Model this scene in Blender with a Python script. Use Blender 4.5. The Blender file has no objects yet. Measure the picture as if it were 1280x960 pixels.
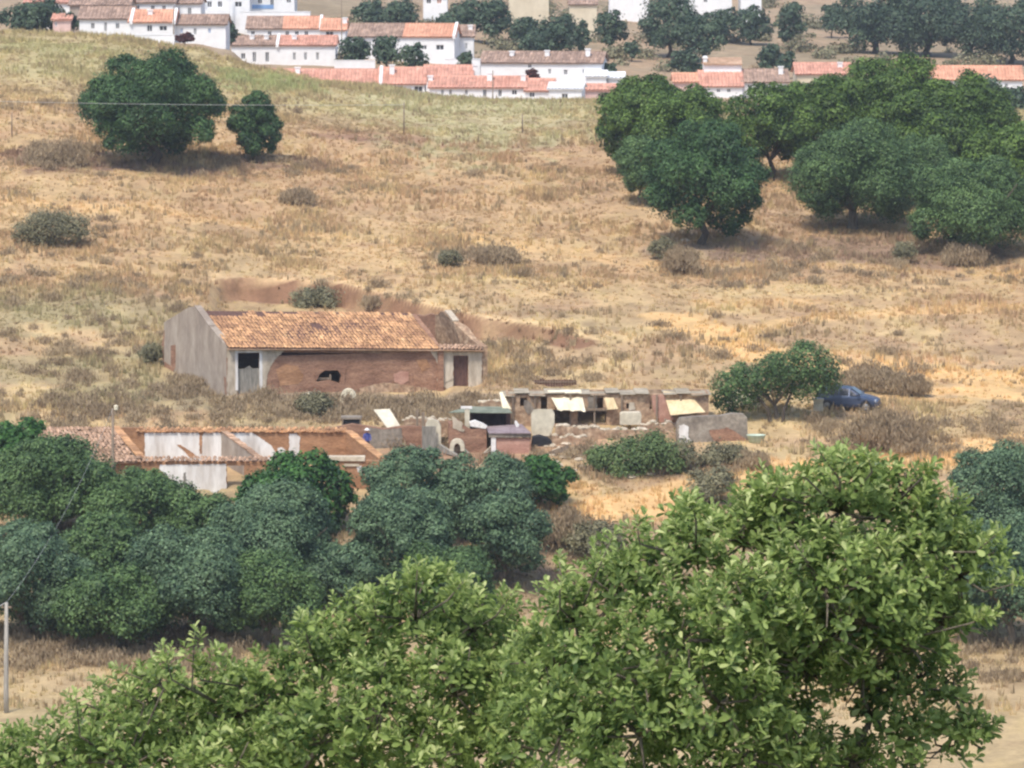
import bpy, math, random
import numpy as np
from mathutils import Vector
R = math.radians
random.seed(7)
rng = np.random.default_rng(7)
sc = bpy.context.scene
COL = sc.collection

# ------------------------------------------------------------------ camera
FPX = 5000.0
PITCH = math.atan(630 / FPX)
cam_d = bpy.data.cameras.new('camera'); cam = bpy.data.objects.new('camera', cam_d); COL.objects.link(cam)
cam.location = (0, 0, 0); cam.rotation_euler = (math.pi / 2 - PITCH, 0, 0)
cam_d.sensor_width = 36; cam_d.lens = FPX / 1280 * 36; cam_d.clip_start = 0.5; cam_d.clip_end = 9000
sc.camera = cam
CP, SP = math.cos(PITCH), math.sin(PITCH)

def ray(px, py):
    a = (px - 640) / FPX; b = (480 - py) / FPX
    return (a, CP + b * SP, -SP + b * CP)
def at(px, py, D):
    "world point seen at pixel (px,py) at distance y=D"
    r = ray(px, py); t = D / r[1]
    return (r[0] * t, D, r[2] * t)

# ------------------------------------------------------------------ noise
_T = rng.random((256, 256))
def vn(x, y, s=1.0, o=0):
    x = np.asarray(x, float) / s + o * 17.3 + 1000; y = np.asarray(y, float) / s + o * 9.1 + 1000
    xi = np.floor(x).astype(int); yi = np.floor(y).astype(int); fx = x - xi; fy = y - yi
    fx = fx * fx * (3 - 2 * fx); fy = fy * fy * (3 - 2 * fy)
    a = _T[xi % 256, yi % 256]; b = _T[(xi + 1) % 256, yi % 256]; c = _T[xi % 256, (yi + 1) % 256]; d = _T[(xi + 1) % 256, (yi + 1) % 256]
    return (a * (1 - fx) + b * fx) * (1 - fy) + (c * (1 - fx) + d * fx) * fy
def fbm(x, y, s=1.0, o=0, n=4):
    t = 0; w = 1; tw = 0
    for k in range(n):
        t = t + w * vn(x, y, s / 2 ** k, o + k * 3); tw += w; w *= .55
    return t / tw
def sst(a, b, x):
    t = np.clip((x - a) / (b - a), 0, 1); return t * t * (3 - 2 * t)

# ------------------------------------------------------------------ terrain
UK = [-900, 0, 150, 250, 285, 330, 450, 560, 730, 960, 1280, 2200]
ROWS = [  # D : screen rows for the columns
    (200, [880] * 12), (215, [795] * 12), (235, [658, 658, 658, 658, 658, 657, 655, 654, 652, 652, 658, 658]),
    (250, [570, 570, 569, 568, 568, 567, 566, 565, 563, 560, 565, 565]), (257, [520, 520, 520, 520, 519, 519, 517, 516, 514, 520, 522, 522]),
    (263, [488, 488, 489, 490, 490, 491, 492, 492, 492, 496, 500, 500]), (285, [385, 392, 395, 398, 398, 399, 400, 400, 400, 408, 415, 415]),
    (310, [290, 305, 312, 315, 316, 318, 320, 320, 320, 325, 330, 330]), (340, [190, 210, 218, 225, 227, 230, 235, 238, 240, 245, 250, 250]),
    (370, [110, 125, 136, 145, 148, 152, 165, 172, 178, 185, 190, 190]), (400, [60, 68, 76, 88, 94, 102, 118, 127, 131, 138, 142, 142]),
    (425, [36, 40, 46, 60, 74, 86, 107, 121, 128, 138, 142, 142]), (450, [50, 48, 52, 68, 70, 98, 122, 136, 142, 152, 156, 156]),
    (470, [46, 46, 47, 54, 60, 92, 112, 124, 132, 140, 142, 142]), (500, [34, 36, 40, 52, 80, 80, 82, 88, 103, 114, 120, 120]),
    (530, [15, 18, 24, 34, 44, 52, 58, 64, 88, 98, 106, 106]), (565, [0, 2, 8, 18, 24, 30, 38, 46, 64, 76, 84, 84]),
    (620, [-20, -18, -10, 0, 4, 8, 18, 24, 34, 46, 54, 54]), (700, [-55, -50, -44, -35, -30, -25, -14, -8, -2, 10, 18, 18]),
    (850, [-90] * 8 + [-70] * 4), (1300, [-125] * 12), (2600, [-143] * 12)]
NEAR = [(-600, 14), (-60, 2), (0, -1.9), (12, -5.5), (30, -11.5), (60, -19), (110, -31), (160, -39.6), (180, -41)]
DK = [a for a, _ in NEAR] + [a for a, _ in ROWS]
ZK = [[z] * 12 for _, z in NEAR] + [[at(640, r, D)[2] for r in rr] for D, rr in ROWS]
ZK = np.array(ZK); DF = np.arange(-600, 2601, 1.0)
ZF = np.stack([np.interp(DF, DK, ZK[:, k]) for k in range(12)], 1)
_k = np.exp(-0.5 * (np.arange(-10, 11) / 3.2) ** 2); _k /= _k.sum()
ZF = np.stack([np.convolve(np.pad(ZF[:, k], 10, 'edge'), _k, 'valid') for k in range(12)], 1)

BANK = ([240, 262, 270, 300, 360, 430, 470, 520, 560, 600, 640, 680, 730, 760],
        [372, 360, 350, 346, 348, 352, 366, 380, 391, 398, 401, 408, 424, 430])
def row_to_D(row, u):   # rough flat-column inverse for the bank line
    best = None
    for D in np.arange(255, 330, 0.5):
        z = base_h(np.array([(u - 640) / FPX * D]), np.array([D]))[0]
        r = at(640, row, D)[2]
        if r <= z: return D
    return 300
def base_h(x, y):
    yy = np.clip(y, 20, None); u = np.clip(x / yy * FPX * CP + 640, -899, 2199)
    fi = np.clip(y + 600, 0, len(DF) - 2.001); i = np.floor(fi).astype(int); f = fi - i
    zc = ZF[i] * (1 - f)[..., None] + ZF[i + 1] * f[..., None]
    k = np.clip(np.searchsorted(UK, u, side='right') - 1, 0, 10)
    ua = np.array(UK, float); t = (u - ua[k]) / (ua[k + 1] - ua[k]); t = t * t * (3 - 2 * t)
    z0 = np.take_along_axis(zc, k[..., None], -1)[..., 0]; z1 = np.take_along_axis(zc, (k + 1)[..., None], -1)[..., 0]
    return z0 * (1 - t) + z1 * t
BD = [row_to_D(r, u) for u, r in zip(*BANK)]
def bank_d(u): return np.interp(u, BANK[0], BD)
def bank_s(u):
    g = (bank_d(u + 6) - bank_d(u - 6)) / (12 / FPX * 280); return g
def H(x, y):
    x = np.asarray(x, float); y = np.asarray(y, float)
    sh = np.broadcast(x, y).shape; x = np.broadcast_to(x, sh).ravel(); y = np.broadcast_to(y, sh).ravel()
    z = base_h(x, y)
    u = x / np.clip(y, 20, None) * FPX * CP + 640
    rough = sst(120, 200, y)
    z = z + rough * (fbm(x, y, 14, 1) - .5) * .9 * sst(0, 14, np.abs(y - 257)) + rough * (fbm(x, y, 3.0, 4, 3) - .5) * .22
    bd = bank_d(u) + (vn(x, y, 4, 8) - .5) * .5
    s = sst(255, 285, u) * (1 - sst(690, 755, u)); amt = 1.5 - .9 * sst(560, 700, u)
    d = (bd - y) / np.sqrt(1 + bank_s(u) ** 2)
    z = z - s * amt * sst(-0.1, 0.7, d) * (1 - sst(2, 20, d))
    return z.reshape(sh)
def hz(x, y): return float(H(np.array([x]), np.array([y]))[0])
def hit(px, py, d0=190.0, d1=1200.0):
    Ds = np.arange(d0, d1, .5); r = ray(px, py); t = Ds / r[1]
    z = r[2] * t; g = H(r[0] * t, Ds); k = np.argmax(z <= g)
    D = Ds[k]; p = at(px, py, D); return (p[0], D, float(g[k]))

# ------------------------------------------------------------------ materials
def nodes(name):
    m = bpy.data.materials.new(name); m.use_nodes = True; nt = m.node_tree; nt.nodes.clear()
    o = nt.nodes.new('ShaderNodeOutputMaterial'); return m, nt, o
def N(nt, t, **k):
    n = nt.nodes.new(t)
    for a, b in k.items(): setattr(n, a, b)
    return n
def surf(name, c1, c2, c3=None, scale=1.0, rough=.9, bump=.3, stretch=(1, 1, 1), fine=8.0, finev=.12, metal=0, spec=.25, island=0.0):
    m, nt, o = nodes(name); L = nt.links.new
    tc = N(nt, 'ShaderNodeTexCoord'); mp = N(nt, 'ShaderNodeMapping'); mp.inputs['Scale'].default_value = stretch
    L(tc.outputs['Object'], mp.inputs[0])
    n1 = N(nt, 'ShaderNodeTexNoise'); n1.inputs['Scale'].default_value = scale; n1.inputs['Detail'].default_value = 7; n1.inputs['Roughness'].default_value = .62
    L(mp.outputs[0], n1.inputs['Vector'])
    r = N(nt, 'ShaderNodeValToRGB'); e = r.color_ramp.elements
    e[0].position = .36; e[0].color = (*c1, 1); e[1].position = .62; e[1].color = (*c2, 1)
    if c3: q = r.color_ramp.elements.new(.74); q.color = (*c3, 1)
    L(n1.outputs['Fac'], r.inputs[0])
    n2 = N(nt, 'ShaderNodeTexNoise'); n2.inputs['Scale'].default_value = fine; n2.inputs['Detail'].default_value = 4
    L(mp.outputs[0], n2.inputs['Vector'])
    mr = N(nt, 'ShaderNodeMapRange'); mr.inputs['From Min'].default_value = .3; mr.inputs['From Max'].default_value = .7
    mr.inputs['To Min'].default_value = 1 - finev; mr.inputs['To Max'].default_value = 1 + finev
    L(n2.outputs['Fac'], mr.inputs[0])
    mx = N(nt, 'ShaderNodeVectorMath', operation='SCALE'); L(r.outputs[0], mx.inputs[0]); L(mr.outputs[0], mx.inputs['Scale'])
    out = mx.outputs[0]
    if island:
        g = N(nt, 'ShaderNodeNewGeometry'); m2 = N(nt, 'ShaderNodeMapRange')
        m2.inputs['To Min'].default_value = 1 - island; m2.inputs['To Max'].default_value = 1 + island
        L(g.outputs['Random Per Island'], m2.inputs[0])
        m3 = N(nt, 'ShaderNodeVectorMath', operation='SCALE'); L(out, m3.inputs[0]); L(m2.outputs[0], m3.inputs['Scale']); out = m3.outputs[0]
    b = N(nt, 'ShaderNodeBsdfPrincipled'); b.inputs['Roughness'].default_value = rough; b.inputs['Metallic'].default_value = metal
    b.inputs['Specular IOR Level'].default_value = spec
    L(out, b.inputs['Base Color'])
    if bump:
        bp = N(nt, 'ShaderNodeBump'); bp.inputs['Strength'].default_value = bump; bp.inputs['Distance'].default_value = .06
        L(n2.outputs['Fac'], bp.inputs['Height']); L(bp.outputs[0], b.inputs['Normal'])
    L(b.outputs[0], o.inputs[0]); return m
def leafmat(name, dark, light, trans=.25, tip=None, rough=.55):
    m, nt, o = nodes(name); L = nt.links.new
    a = N(nt, 'ShaderNodeAttribute'); a.attribute_name = 'tint'
    g = N(nt, 'ShaderNodeNewGeometry'); ad = N(nt, 'ShaderNodeMath', operation='MULTIPLY_ADD'); ad.inputs[1].default_value = .5
    L(g.outputs['Random Per Island'], ad.inputs[0]); L(a.outputs['Fac'], ad.inputs[2])
    r = N(nt, 'ShaderNodeValToRGB'); e = r.color_ramp.elements
    e[0].position = .15; e[0].color = (*dark, 1); e[1].position = .95; e[1].color = (*light, 1)
    if tip: q = e.new(1.0); q.color = (*tip, 1); e[1].position = .85
    L(ad.outputs[0], r.inputs[0])
    d = N(nt, 'ShaderNodeBsdfPrincipled'); d.inputs['Roughness'].default_value = rough; d.inputs['Specular IOR Level'].default_value = .3
    L(r.outputs[0], d.inputs['Base Color'])
    t = N(nt, 'ShaderNodeBsdfTranslucent'); L(r.outputs[0], t.inputs[0])
    mx = N(nt, 'ShaderNodeMixShader'); mx.inputs[0].default_value = trans
    L(d.outputs[0], mx.inputs[1]); L(t.outputs[0], mx.inputs[2]); L(mx.outputs[0], o.inputs[0]); return m
def colmat(name, fine=3.0, amt=.3, bump=.5):
    "colour from the vertex colour attribute, broken up by fine noise"
    m, nt, o = nodes(name); L = nt.links.new
    a = N(nt, 'ShaderNodeAttribute'); a.attribute_name = 'col'
    tc = N(nt, 'ShaderNodeTexCoord')
    n1 = N(nt, 'ShaderNodeTexNoise'); n1.inputs['Scale'].default_value = fine; n1.inputs['Detail'].default_value = 8; n1.inputs['Roughness'].default_value = .7
    n2 = N(nt, 'ShaderNodeTexNoise'); n2.inputs['Scale'].default_value = .45; n2.inputs['Detail'].default_value = 5
    L(tc.outputs['Object'], n1.inputs['Vector']); L(tc.outputs['Object'], n2.inputs['Vector'])
    r = N(nt, 'ShaderNodeMapRange'); r.inputs['From Min'].default_value = .3; r.inputs['From Max'].default_value = .7
    r.inputs['To Min'].default_value = 1 - amt; r.inputs['To Max'].default_value = 1 + amt; L(n1.outputs['Fac'], r.inputs[0])
    r2 = N(nt, 'ShaderNodeMapRange'); r2.inputs['From Min'].default_value = .35; r2.inputs['From Max'].default_value = .65
    r2.inputs['To Min'].default_value = .86; r2.inputs['To Max'].default_value = 1.12; L(n2.outputs['Fac'], r2.inputs[0])
    mu = N(nt, 'ShaderNodeMath', operation='MULTIPLY'); L(r.outputs[0], mu.inputs[0]); L(r2.outputs[0], mu.inputs[1])
    s = N(nt, 'ShaderNodeVectorMath', operation='SCALE'); L(a.outputs['Color'], s.inputs[0]); L(mu.outputs[0], s.inputs['Scale'])
    b = N(nt, 'ShaderNodeBsdfPrincipled'); b.inputs['Roughness'].default_value = .95; b.inputs['Specular IOR Level'].default_value = .1
    L(s.outputs[0], b.inputs['Base Color'])
    if bump:
        bp = N(nt, 'ShaderNodeBump'); bp.inputs['Strength'].default_value = bump; bp.inputs['Distance'].default_value = .15
        L(n1.outputs['Fac'], bp.inputs['Height']); L(bp.outputs[0], b.inputs['Normal'])
    L(b.outputs[0], o.inputs[0]); return m

M = {}
M['ground'] = colmat('dry_ground', 3.0, .2, .35); M['grass'] = colmat('dry_grass_blades', 2.0, .2, 0)
M['plaster'] = surf('old_lime_plaster', (.34, .28, .21), (.56, .49, .39), (.68, .61, .51), scale=.9, stretch=(1.6, 1.6, .5), fine=5)
M['plaster_grey'] = surf('grey_weathered_plaster', (.27, .22, .18), (.40, .34, .28), (.47, .42, .36), scale=.7, stretch=(1.6, 1.6, .45), fine=6)
M['white'] = surf('stained_whitewash', (.55, .51, .47), (.80, .79, .77), (.84, .84, .83), scale=.8, stretch=(1.5, 1.5, .4), fine=4, finev=.07)
M['adobe'] = surf('red_adobe', (.22, .12, .08), (.35, .205, .135), (.47, .30, .205), scale=1.0, stretch=(.8, .8, 2.2), fine=7, finev=.28, bump=.7)
M['adobe_orange'] = surf('orange_adobe', (.28, .15, .08), (.42, .235, .13), (.50, .31, .19), scale=.8, stretch=(.7, .7, 1.8), fine=6, finev=.24, bump=.6)
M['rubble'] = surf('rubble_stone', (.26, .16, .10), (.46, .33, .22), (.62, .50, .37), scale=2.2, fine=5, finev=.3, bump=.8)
M['stone_light'] = surf('pale_stone', (.42, .35, .25), (.62, .54, .42), scale=2, fine=6, finev=.15, island=.2)
M['tile_old'] = surf('old_clay_tile', (.33, .18, .10), (.58, .33, .165), (.70, .50, .29), scale=.9, fine=3, finev=.2, island=.24, bump=.1)
M['tile_dull'] = surf('lichened_clay_tile', (.30, .19, .12), (.47, .31, .21), (.5, .4, .3), scale=.8, fine=3, finev=.2, island=.3, bump=.1)
M['tile_red'] = surf('red_clay_tile', (.52, .26, .19), (.64, .35, .26), scale=.4, fine=2, finev=.1, island=.18, bump=.1)
M['tile_orange'] = surf('orange_clay_tile', (.58, .29, .19), (.70, .38, .25), scale=.4, fine=2, finev=.1, island=.15, bump=.1)
M['tile_brown'] = surf('brown_clay_tile', (.29, .20, .155), (.42, .29, .22), scale=.5, fine=2, finev=.15, island=.25, bump=.1)
M['vwhite'] = surf('village_whitewash', (.76, .76, .76), (.84, .85, .86), scale=.3, fine=1.5, finev=.05, bump=.05)
M['vcream'] = surf('village_cream_wall', (.60, .52, .38), (.70, .62, .47), scale=.3, fine=1.5, finev=.06, bump=.05)
M['vpink'] = surf('village_pink_wall', (.62, .42, .38), (.74, .56, .50), scale=.4, fine=1.5, finev=.06, bump=.05)
M['vgrey'] = surf('village_bare_wall', (.32, .26, .21), (.42, .35, .29), scale=.4, fine=1.5, finev=.12, bump=.1)
M['vblue'] = surf('blue_paint', (.20, .34, .60), (.26, .42, .68), scale=.4, bump=0)
M['glass'] = surf('dark_window', (.035, .04, .05), (.07, .075, .085), scale=1, rough=.2, bump=0, spec=.5)
M['door'] = surf('weathered_door', (.09, .05, .04), (.16, .09, .07), scale=2, stretch=(3, 3, .6))
M['doorgrey'] = surf('grey_boards', (.17, .16, .14), (.32, .30, .26), scale=3, stretch=(4, 4, .5))
M['tarp'] = surf('tan_sheet', (.60, .46, .26), (.74, .60, .38), scale=.8, stretch=(2, 2, .6), fine=3, finev=.1, bump=.2)
M['tarp_cream'] = surf('cream_sheet', (.66, .58, .42), (.78, .71, .54), scale=.8, fine=3, finev=.07, bump=.2)
M['cream'] = surf('cream_board', (.50, .45, .34), (.66, .60, .47), scale=.8, fine=3, finev=.12, bump=.2)
M['metalroof'] = surf('dusty_sheet_roof', (.26, .22, .16), (.46, .40, .30), (.58, .52, .41), scale=1.2, fine=5, finev=.15)
M['greenroof'] = surf('green_grey_sheet', (.16, .18, .13), (.27, .29, .22), scale=1.2, fine=5)
M['greywall'] = surf('grey_block_wall', (.19, .16, .13), (.31, .27, .22), (.37, .34, .29), scale=1.0, fine=4, finev=.2)
M['whitepaint'] = surf('white_paint', (.70, .68, .64), (.82, .80, .77), scale=1, bump=.1)
M['purple'] = surf('faded_purple_sheet', (.22, .17, .18), (.34, .28, .29), scale=1, bump=.2)
M['pinkboard'] = surf('pink_painted_board', (.38, .20, .15), (.50, .30, .23), scale=1.2, stretch=(1, 1, 2), bump=.2)
M['wood'] = surf('grey_wood', (.15, .11, .08), (.29, .23, .17), scale=3, stretch=(4, 4, .4))
M['polewood'] = surf('pale_pole', (.26, .24, .21), (.40, .38, .34), scale=2, stretch=(4, 4, .3))
M['bark'] = surf('bark', (.05, .04, .03), (.12, .095, .07), scale=3, stretch=(3, 3, .6), bump=.8)
M['bark_light'] = surf('grey_bark', (.10, .085, .065), (.20, .17, .13), scale=3, stretch=(3, 3, .6), bump=.8)
M['black'] = surf('black_rubber', (.02, .02, .022), (.035, .035, .04), scale=3, bump=.1)
M['tub'] = surf('pale_green_plastic', (.42, .52, .42), (.56, .65, .54), scale=1.5, rough=.5, bump=.1)
M['cloth_blue'] = surf('blue_cloth', (.06, .08, .26), (.10, .12, .36), scale=3, bump=.3)
M['jeans'] = surf('dark_trousers', (.03, .035, .06), (.05, .055, .09), scale=3)
M['skin'] = surf('skin', (.45, .26, .19), (.52, .31, .23), scale=3, bump=0)
M['hat'] = surf('white_hat', (.72, .68, .66), (.80, .77, .74), scale=3, bump=.1)
M['carpaint'] = surf('blue_grey_car_paint', (.06, .085, .15), (.075, .10, .175), scale=1, rough=.22, bump=0, metal=.35, spec=.6, finev=.02)
M['carglass'] = surf('car_glass', (.03, .035, .045), (.05, .055, .07), scale=1, rough=.05, bump=0, spec=.9)
M['carlight'] = surf('headlight_glass', (.55, .57, .6), (.7, .72, .75), rough=.1, bump=0, spec=.8)
M['rim'] = surf('wheel_rim', (.35, .35, .37), (.45, .45, .47), rough=.35, metal=.8, bump=0)
M['wire'] = surf('pale_cable', (.45, .46, .46), (.52, .53, .53), bump=0)
M['l_holm'] = leafmat('holm_oak_leaves', (.017, .046, .016), (.095, .185, .055), .15)
M['l_carob'] = leafmat('carob_leaves', (.022, .050, .012), (.165, .265, .050), .18)
M['l_olive'] = leafmat('olive_leaves', (.028, .062, .034), (.185, .285, .145), .15)
M['l_olive_green'] = leafmat('green_olive_leaves', (.024, .056, .020), (.160, .260, .085), .15)
M['l_fig'] = leafmat('bright_green_leaves', (.018, .060, .016), (.090, .215, .045), .22)
M['l_oak'] = leafmat('foreground_oak_leaves', (.055, .110, .030), (.34, .44, .135), .42, tip=(.58, .64, .28), rough=.4)
M['l_dead'] = leafmat('dead_brush', (.20, .145, .09), (.43, .33, .20), .1)
M['l_shrub'] = leafmat('grey_green_shrub', (.12, .115, .065), (.31, .29, .165), .15)
M['l_green'] = leafmat('weedy_green', (.06, .105, .035), (.20, .28, .10), .2)
M['l_red'] = leafmat('reddish_leaves', (.05, .02, .018), (.16, .06, .05), .2)
M['l_far'] = leafmat('far_tree_leaves', (.028, .052, .030), (.10, .15, .08), .12)

# ------------------------------------------------------------------ objects
ROOT = {}
def mesh_obj(name, verts, faces, mat, parent=None, loc=None, smooth=False, attr=None):
    base = ROOT.get(parent.name, (0, 0, 0)) if parent else (loc or (0, 0, 0))
    me = bpy.data.meshes.new(name)
    V = np.asarray(verts, float) - np.array(base)
    if isinstance(faces, np.ndarray):
        k = faces.shape[1]; me.vertices.add(len(V)); me.vertices.foreach_set('co', V.astype(np.float32).ravel())
        me.loops.add(faces.size); me.loops.foreach_set('vertex_index', faces.astype(np.int32).ravel())
        me.polygons.add(len(faces)); me.polygons.foreach_set('loop_start', np.arange(0, faces.size, k, dtype=np.int32))
        me.update(calc_edges=True)
    else:
        me.from_pydata([tuple(v) for v in V], [], [tuple(f) for f in faces]); me.update()
    if attr:
        for an, kind, data in attr:
            at_ = me.attributes.new(an, kind, 'POINT')
            at_.data.foreach_set('color' if kind == 'FLOAT_COLOR' else 'value', np.asarray(data, np.float32).ravel())
    me.materials.append(mat)
    if smooth: me.polygons.foreach_set('use_smooth', [True] * len(me.polygons))
    o = bpy.data.objects.new(name, me); COL.objects.link(o)
    if parent: o.parent = parent; ROOT[o.name] = base
    else: o.location = base; ROOT[o.name] = base
    return o
def tag(o, label, cat, group=None, kind=None):
    if label: o['label'] = label
    if cat: o['category'] = cat
    if group: o['group'] = group
    o['kind'] = kind or 'thing'
    return o
def thing(name, label, cat, loc, group=None):
    o = bpy.data.objects.new(name, None); COL.objects.link(o); o.location = loc; o.empty_display_size = .5
    ROOT[o.name] = tuple(loc); return tag(o, label, cat, group)

class MB:
    def __init__(s): s.v = []; s.f = []
    def add(s, v, f):
        n = len(s.v); s.v += [tuple(p) for p in v]; s.f += [tuple(i + n for i in q) for q in f]; return s
    def prism(s, poly, off):
        "poly: list of 3D points, extruded by vector off"
        n = len(poly); b = [tuple(p[i] + off[i] for i in range(3)) for p in poly]
        f = [tuple(range(n)), tuple(range(2 * n - 1, n - 1, -1))] + [(i, i + n, (i + 1) % n + n, (i + 1) % n) for i in range(n)]
        return s.add(list(poly) + b, f)
    def tube(s, pts, r, n=7):
        pts = [Vector(p) for p in pts]; rr = r if isinstance(r, (list, tuple)) else [r] * len(pts); vs = []; fs = []
        for i, p in enumerate(pts):
            t = (pts[min(i + 1, len(pts) - 1)] - pts[max(i - 1, 0)]).normalized()
            a = t.orthogonal().normalized(); a = Vector((1, 0, 0)).cross(t) if abs(t.x) < .9 else Vector((0, 1, 0)).cross(t)
            a.normalize(); b = t.cross(a)
            for k in range(n):
                q = 2 * math.pi * k / n; vs.append(p + (a * math.cos(q) + b * math.sin(q)) * rr[i])
        for i in range(len(pts) - 1):
            for k in range(n): fs.append((i * n + k, i * n + (k + 1) % n, (i + 1) * n + (k + 1) % n, (i + 1) * n + k))
        fs += [tuple(range(n - 1, -1, -1)), tuple(range((len(pts) - 1) * n, len(pts) * n))]
        return s.add(vs, fs)
    def build(s, name, mat, parent=None, loc=None, smooth=False): return mesh_obj(name, s.v, s.f, mat, parent, loc, smooth)

class Fac:
    "a vertical plane through the point seen at (px,row) at distance D, turned by yaw; u runs right, d runs away from the camera"
    def __init__(s, px, row, D, yaw=0):
        s.O = at(px, row, D); a = R(yaw); s.ux, s.uy = math.cos(a), math.sin(a); s.nx, s.ny = -math.sin(a), math.cos(a)
    def uz(s, px, row, d=0):
        r = ray(px, row); ox = s.O[0] + s.nx * d; oy = s.O[1] + s.ny * d
        t = (ox * s.nx + oy * s.ny) / (r[0] * s.nx + r[1] * s.ny)
        return ((r[0] * t - ox) * s.ux + (r[1] * t - oy) * s.uy, r[2] * t)
    def p(s, u, d, z): return (s.O[0] + s.ux * u + s.nx * d, s.O[1] + s.uy * u + s.ny * d, z)
    def pp(s, px, row, d=0):
        u, z = s.uz(px, row, d); return s.p(u, d, z)
    def box(s, mb, u0, u1, d0, d1, z0, z1):
        return mb.prism([s.p(u0, d0, z0), s.p(u1, d0, z0), s.p(u1, d0, z1), s.p(u0, d0, z1)], (s.nx * (d1 - d0), s.ny * (d1 - d0), 0))
    def pbox(s, mb, px0, px1, r0, r1, d0, d1, below=0):
        "box whose front (at depth d0) spans the given pixels"
        u0 = s.uz(px0, (r0 + r1) / 2, d0)[0]; u1 = s.uz(px1, (r0 + r1) / 2, d0)[0]
        zt = s.uz((px0 + px1) / 2, r0, d0)[1]; zb = s.uz((px0 + px1) / 2, r1, d0)[1] - below
        return s.box(mb, u0, u1, d0, d1, zb, zt)
    def ppoly(s, mb, pts, d0, d1):
        if -.1 < d0 < 0 and d1 <= 0:
            q = []; rr = random.Random(int(pts[0][0] * 7 + pts[0][1]))
            for i, a in enumerate(pts):
                b = pts[(i + 1) % len(pts)]; q.append(a); m = int(math.hypot(b[0] - a[0], b[1] - a[1]) / 2.2)
                q += [(a[0] + (b[0] - a[0]) * k / m + rr.uniform(-.7, .7), a[1] + (b[1] - a[1]) * k / m + rr.uniform(-.55, .55)) for k in range(1, m)]
            pts = q
        return mb.prism([s.pp(a, b, d0) for a, b in pts], (s.nx * (d1 - d0), s.ny * (d1 - d0), 0))
    def wall(s, mb, u0, u1, z0, z1, ops, d0, d1):
        "wall slab with real rectangular openings"
        us = sorted({u0, u1, *[v for o in ops for v in o[:2]]}); zs = sorted({z0, z1, *[v for o in ops for v in o[2:]]})
        us = [u for u in us if u0 <= u <= u1]; zs = [z for z in zs if z0 <= z <= z1]
        nu, nz = len(us) - 1, len(zs) - 1
        def solid(i, j):
            if not (0 <= i < nu and 0 <= j < nz): return False
            a, b = (us[i] + us[i + 1]) / 2, (zs[j] + zs[j + 1]) / 2
            return not any(o[0] < a < o[1] and o[2] < b < o[3] for o in ops)
        for i in range(nu):
            for j in range(nz):
                if not solid(i, j): continue
                a, b, c, e = us[i], us[i + 1], zs[j], zs[j + 1]; P = s.p
                mb.add([P(a, d0, c), P(b, d0, c), P(b, d0, e), P(a, d0, e)], [(0, 1, 2, 3)])
                mb.add([P(a, d1, c), P(b, d1, c), P(b, d1, e), P(a, d1, e)], [(3, 2, 1, 0)])
                if not solid(i - 1, j): mb.add([P(a, d0, c), P(a, d0, e), P(a, d1, e), P(a, d1, c)], [(0, 1, 2, 3)])
                if not solid(i + 1, j): mb.add([P(b, d0, c), P(b, d1, c), P(b, d1, e), P(b, d0, e)], [(0, 1, 2, 3)])
                if not solid(i, j - 1): mb.add([P(a, d0, c), P(a, d1, c), P(b, d1, c), P(b, d0, c)], [(0, 1, 2, 3)])
                if not solid(i, j + 1): mb.add([P(a, d0, e), P(b, d0, e), P(b, d1, e), P(a, d1, e)], [(0, 1, 2, 3)])
        return mb

def tiles(mb, A, B, C, D_, pitch=.24, row=.42, keep=None, jit=.02, amp=.07):
    "barrel tiles over the slope A(eave left) B(eave right) C(ridge right) D(ridge left)"
    A, B, C, D_ = map(Vector, (A, B, C, D_)); n = (B - A).cross(D_ - A).normalized()
    if n.z < 0: n = -n
    W = max((B - A).length, (C - D_).length); Lh = (D_ - A).length
    nc = max(2, int(W / pitch)); nr = max(2, int(Lh / row))
    def P(s_, t): return (A * (1 - s_) + B * s_) * (1 - t) + (D_ * (1 - s_) + C * s_) * t
    for j in range(nr):
        for i in range(nc):
            sm = (i + .5) / nc; tm = (j + .5) / nr
            if keep and not keep(sm, tm): continue
            s0, s1 = (i + .04) / nc, (i + .96) / nc; t0, t1 = j / nr - .02, (j + 1.15) / nr
            dz = n * random.uniform(0, jit); ds = random.uniform(-1, 1) * jit / W
            vs = []
            for t, lift in ((t0, .03), (t1, -.005)):
                for k in range(5):
                    q = k / 4; vs.append(P(s0 + (s1 - s0) * q + ds, min(t, 1.02)) + n * (amp * math.sin(math.pi * q) + lift) + dz)
            mb.add(vs, [(k, k + 1, k + 6, k + 5) for k in range(4)])
    return mb
def slab(mb, A, B, C, D_, th=.1):
    return mb.prism([A, B, C, D_], (0, 0, -th))

# ------------------------------------------------------------------ foliage
def lobes_for(c, rad, n, seed, size=.42, flat=0.0, sub=6):
    "big lobes round a core, each broken into smaller clumps"
    r = np.random.default_rng(seed); c = np.array(c, float); rad = np.array(rad); out = [(c, rad * .60)]
    g = math.pi * (3 - math.sqrt(5)); mr = (rad[0] * 2 + rad[2]) / 3
    for i in range(n):
        z = 1 - 1.8 * (i + .5) / n; q = math.sqrt(max(0, 1 - z * z)); a = g * i + r.uniform(-.6, .6)
        d = np.array([math.cos(a) * q, math.sin(a) * q, z]); R_ = mr * size * r.uniform(.6, 1.25)
        k = np.clip(r.uniform(.94, 1.06) - R_ / mr * .85, .4, .8); p = c + d * rad * k
        out.append((p, np.array([R_ * 1.05, R_ * 1.05, R_ * (.82 - flat)])))
        for m in range(sub):
            e = r.normal(size=3) + d * .9 + np.array([0, 0, .25]); e /= np.linalg.norm(e); q_ = R_ * r.uniform(.28, .48)
            out.append((p + e * np.array([R_, R_, R_ * .85]) * r.uniform(.72, .98), np.array([q_ * 1.1, q_ * 1.1, q_ * .85])))
    return out
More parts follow.
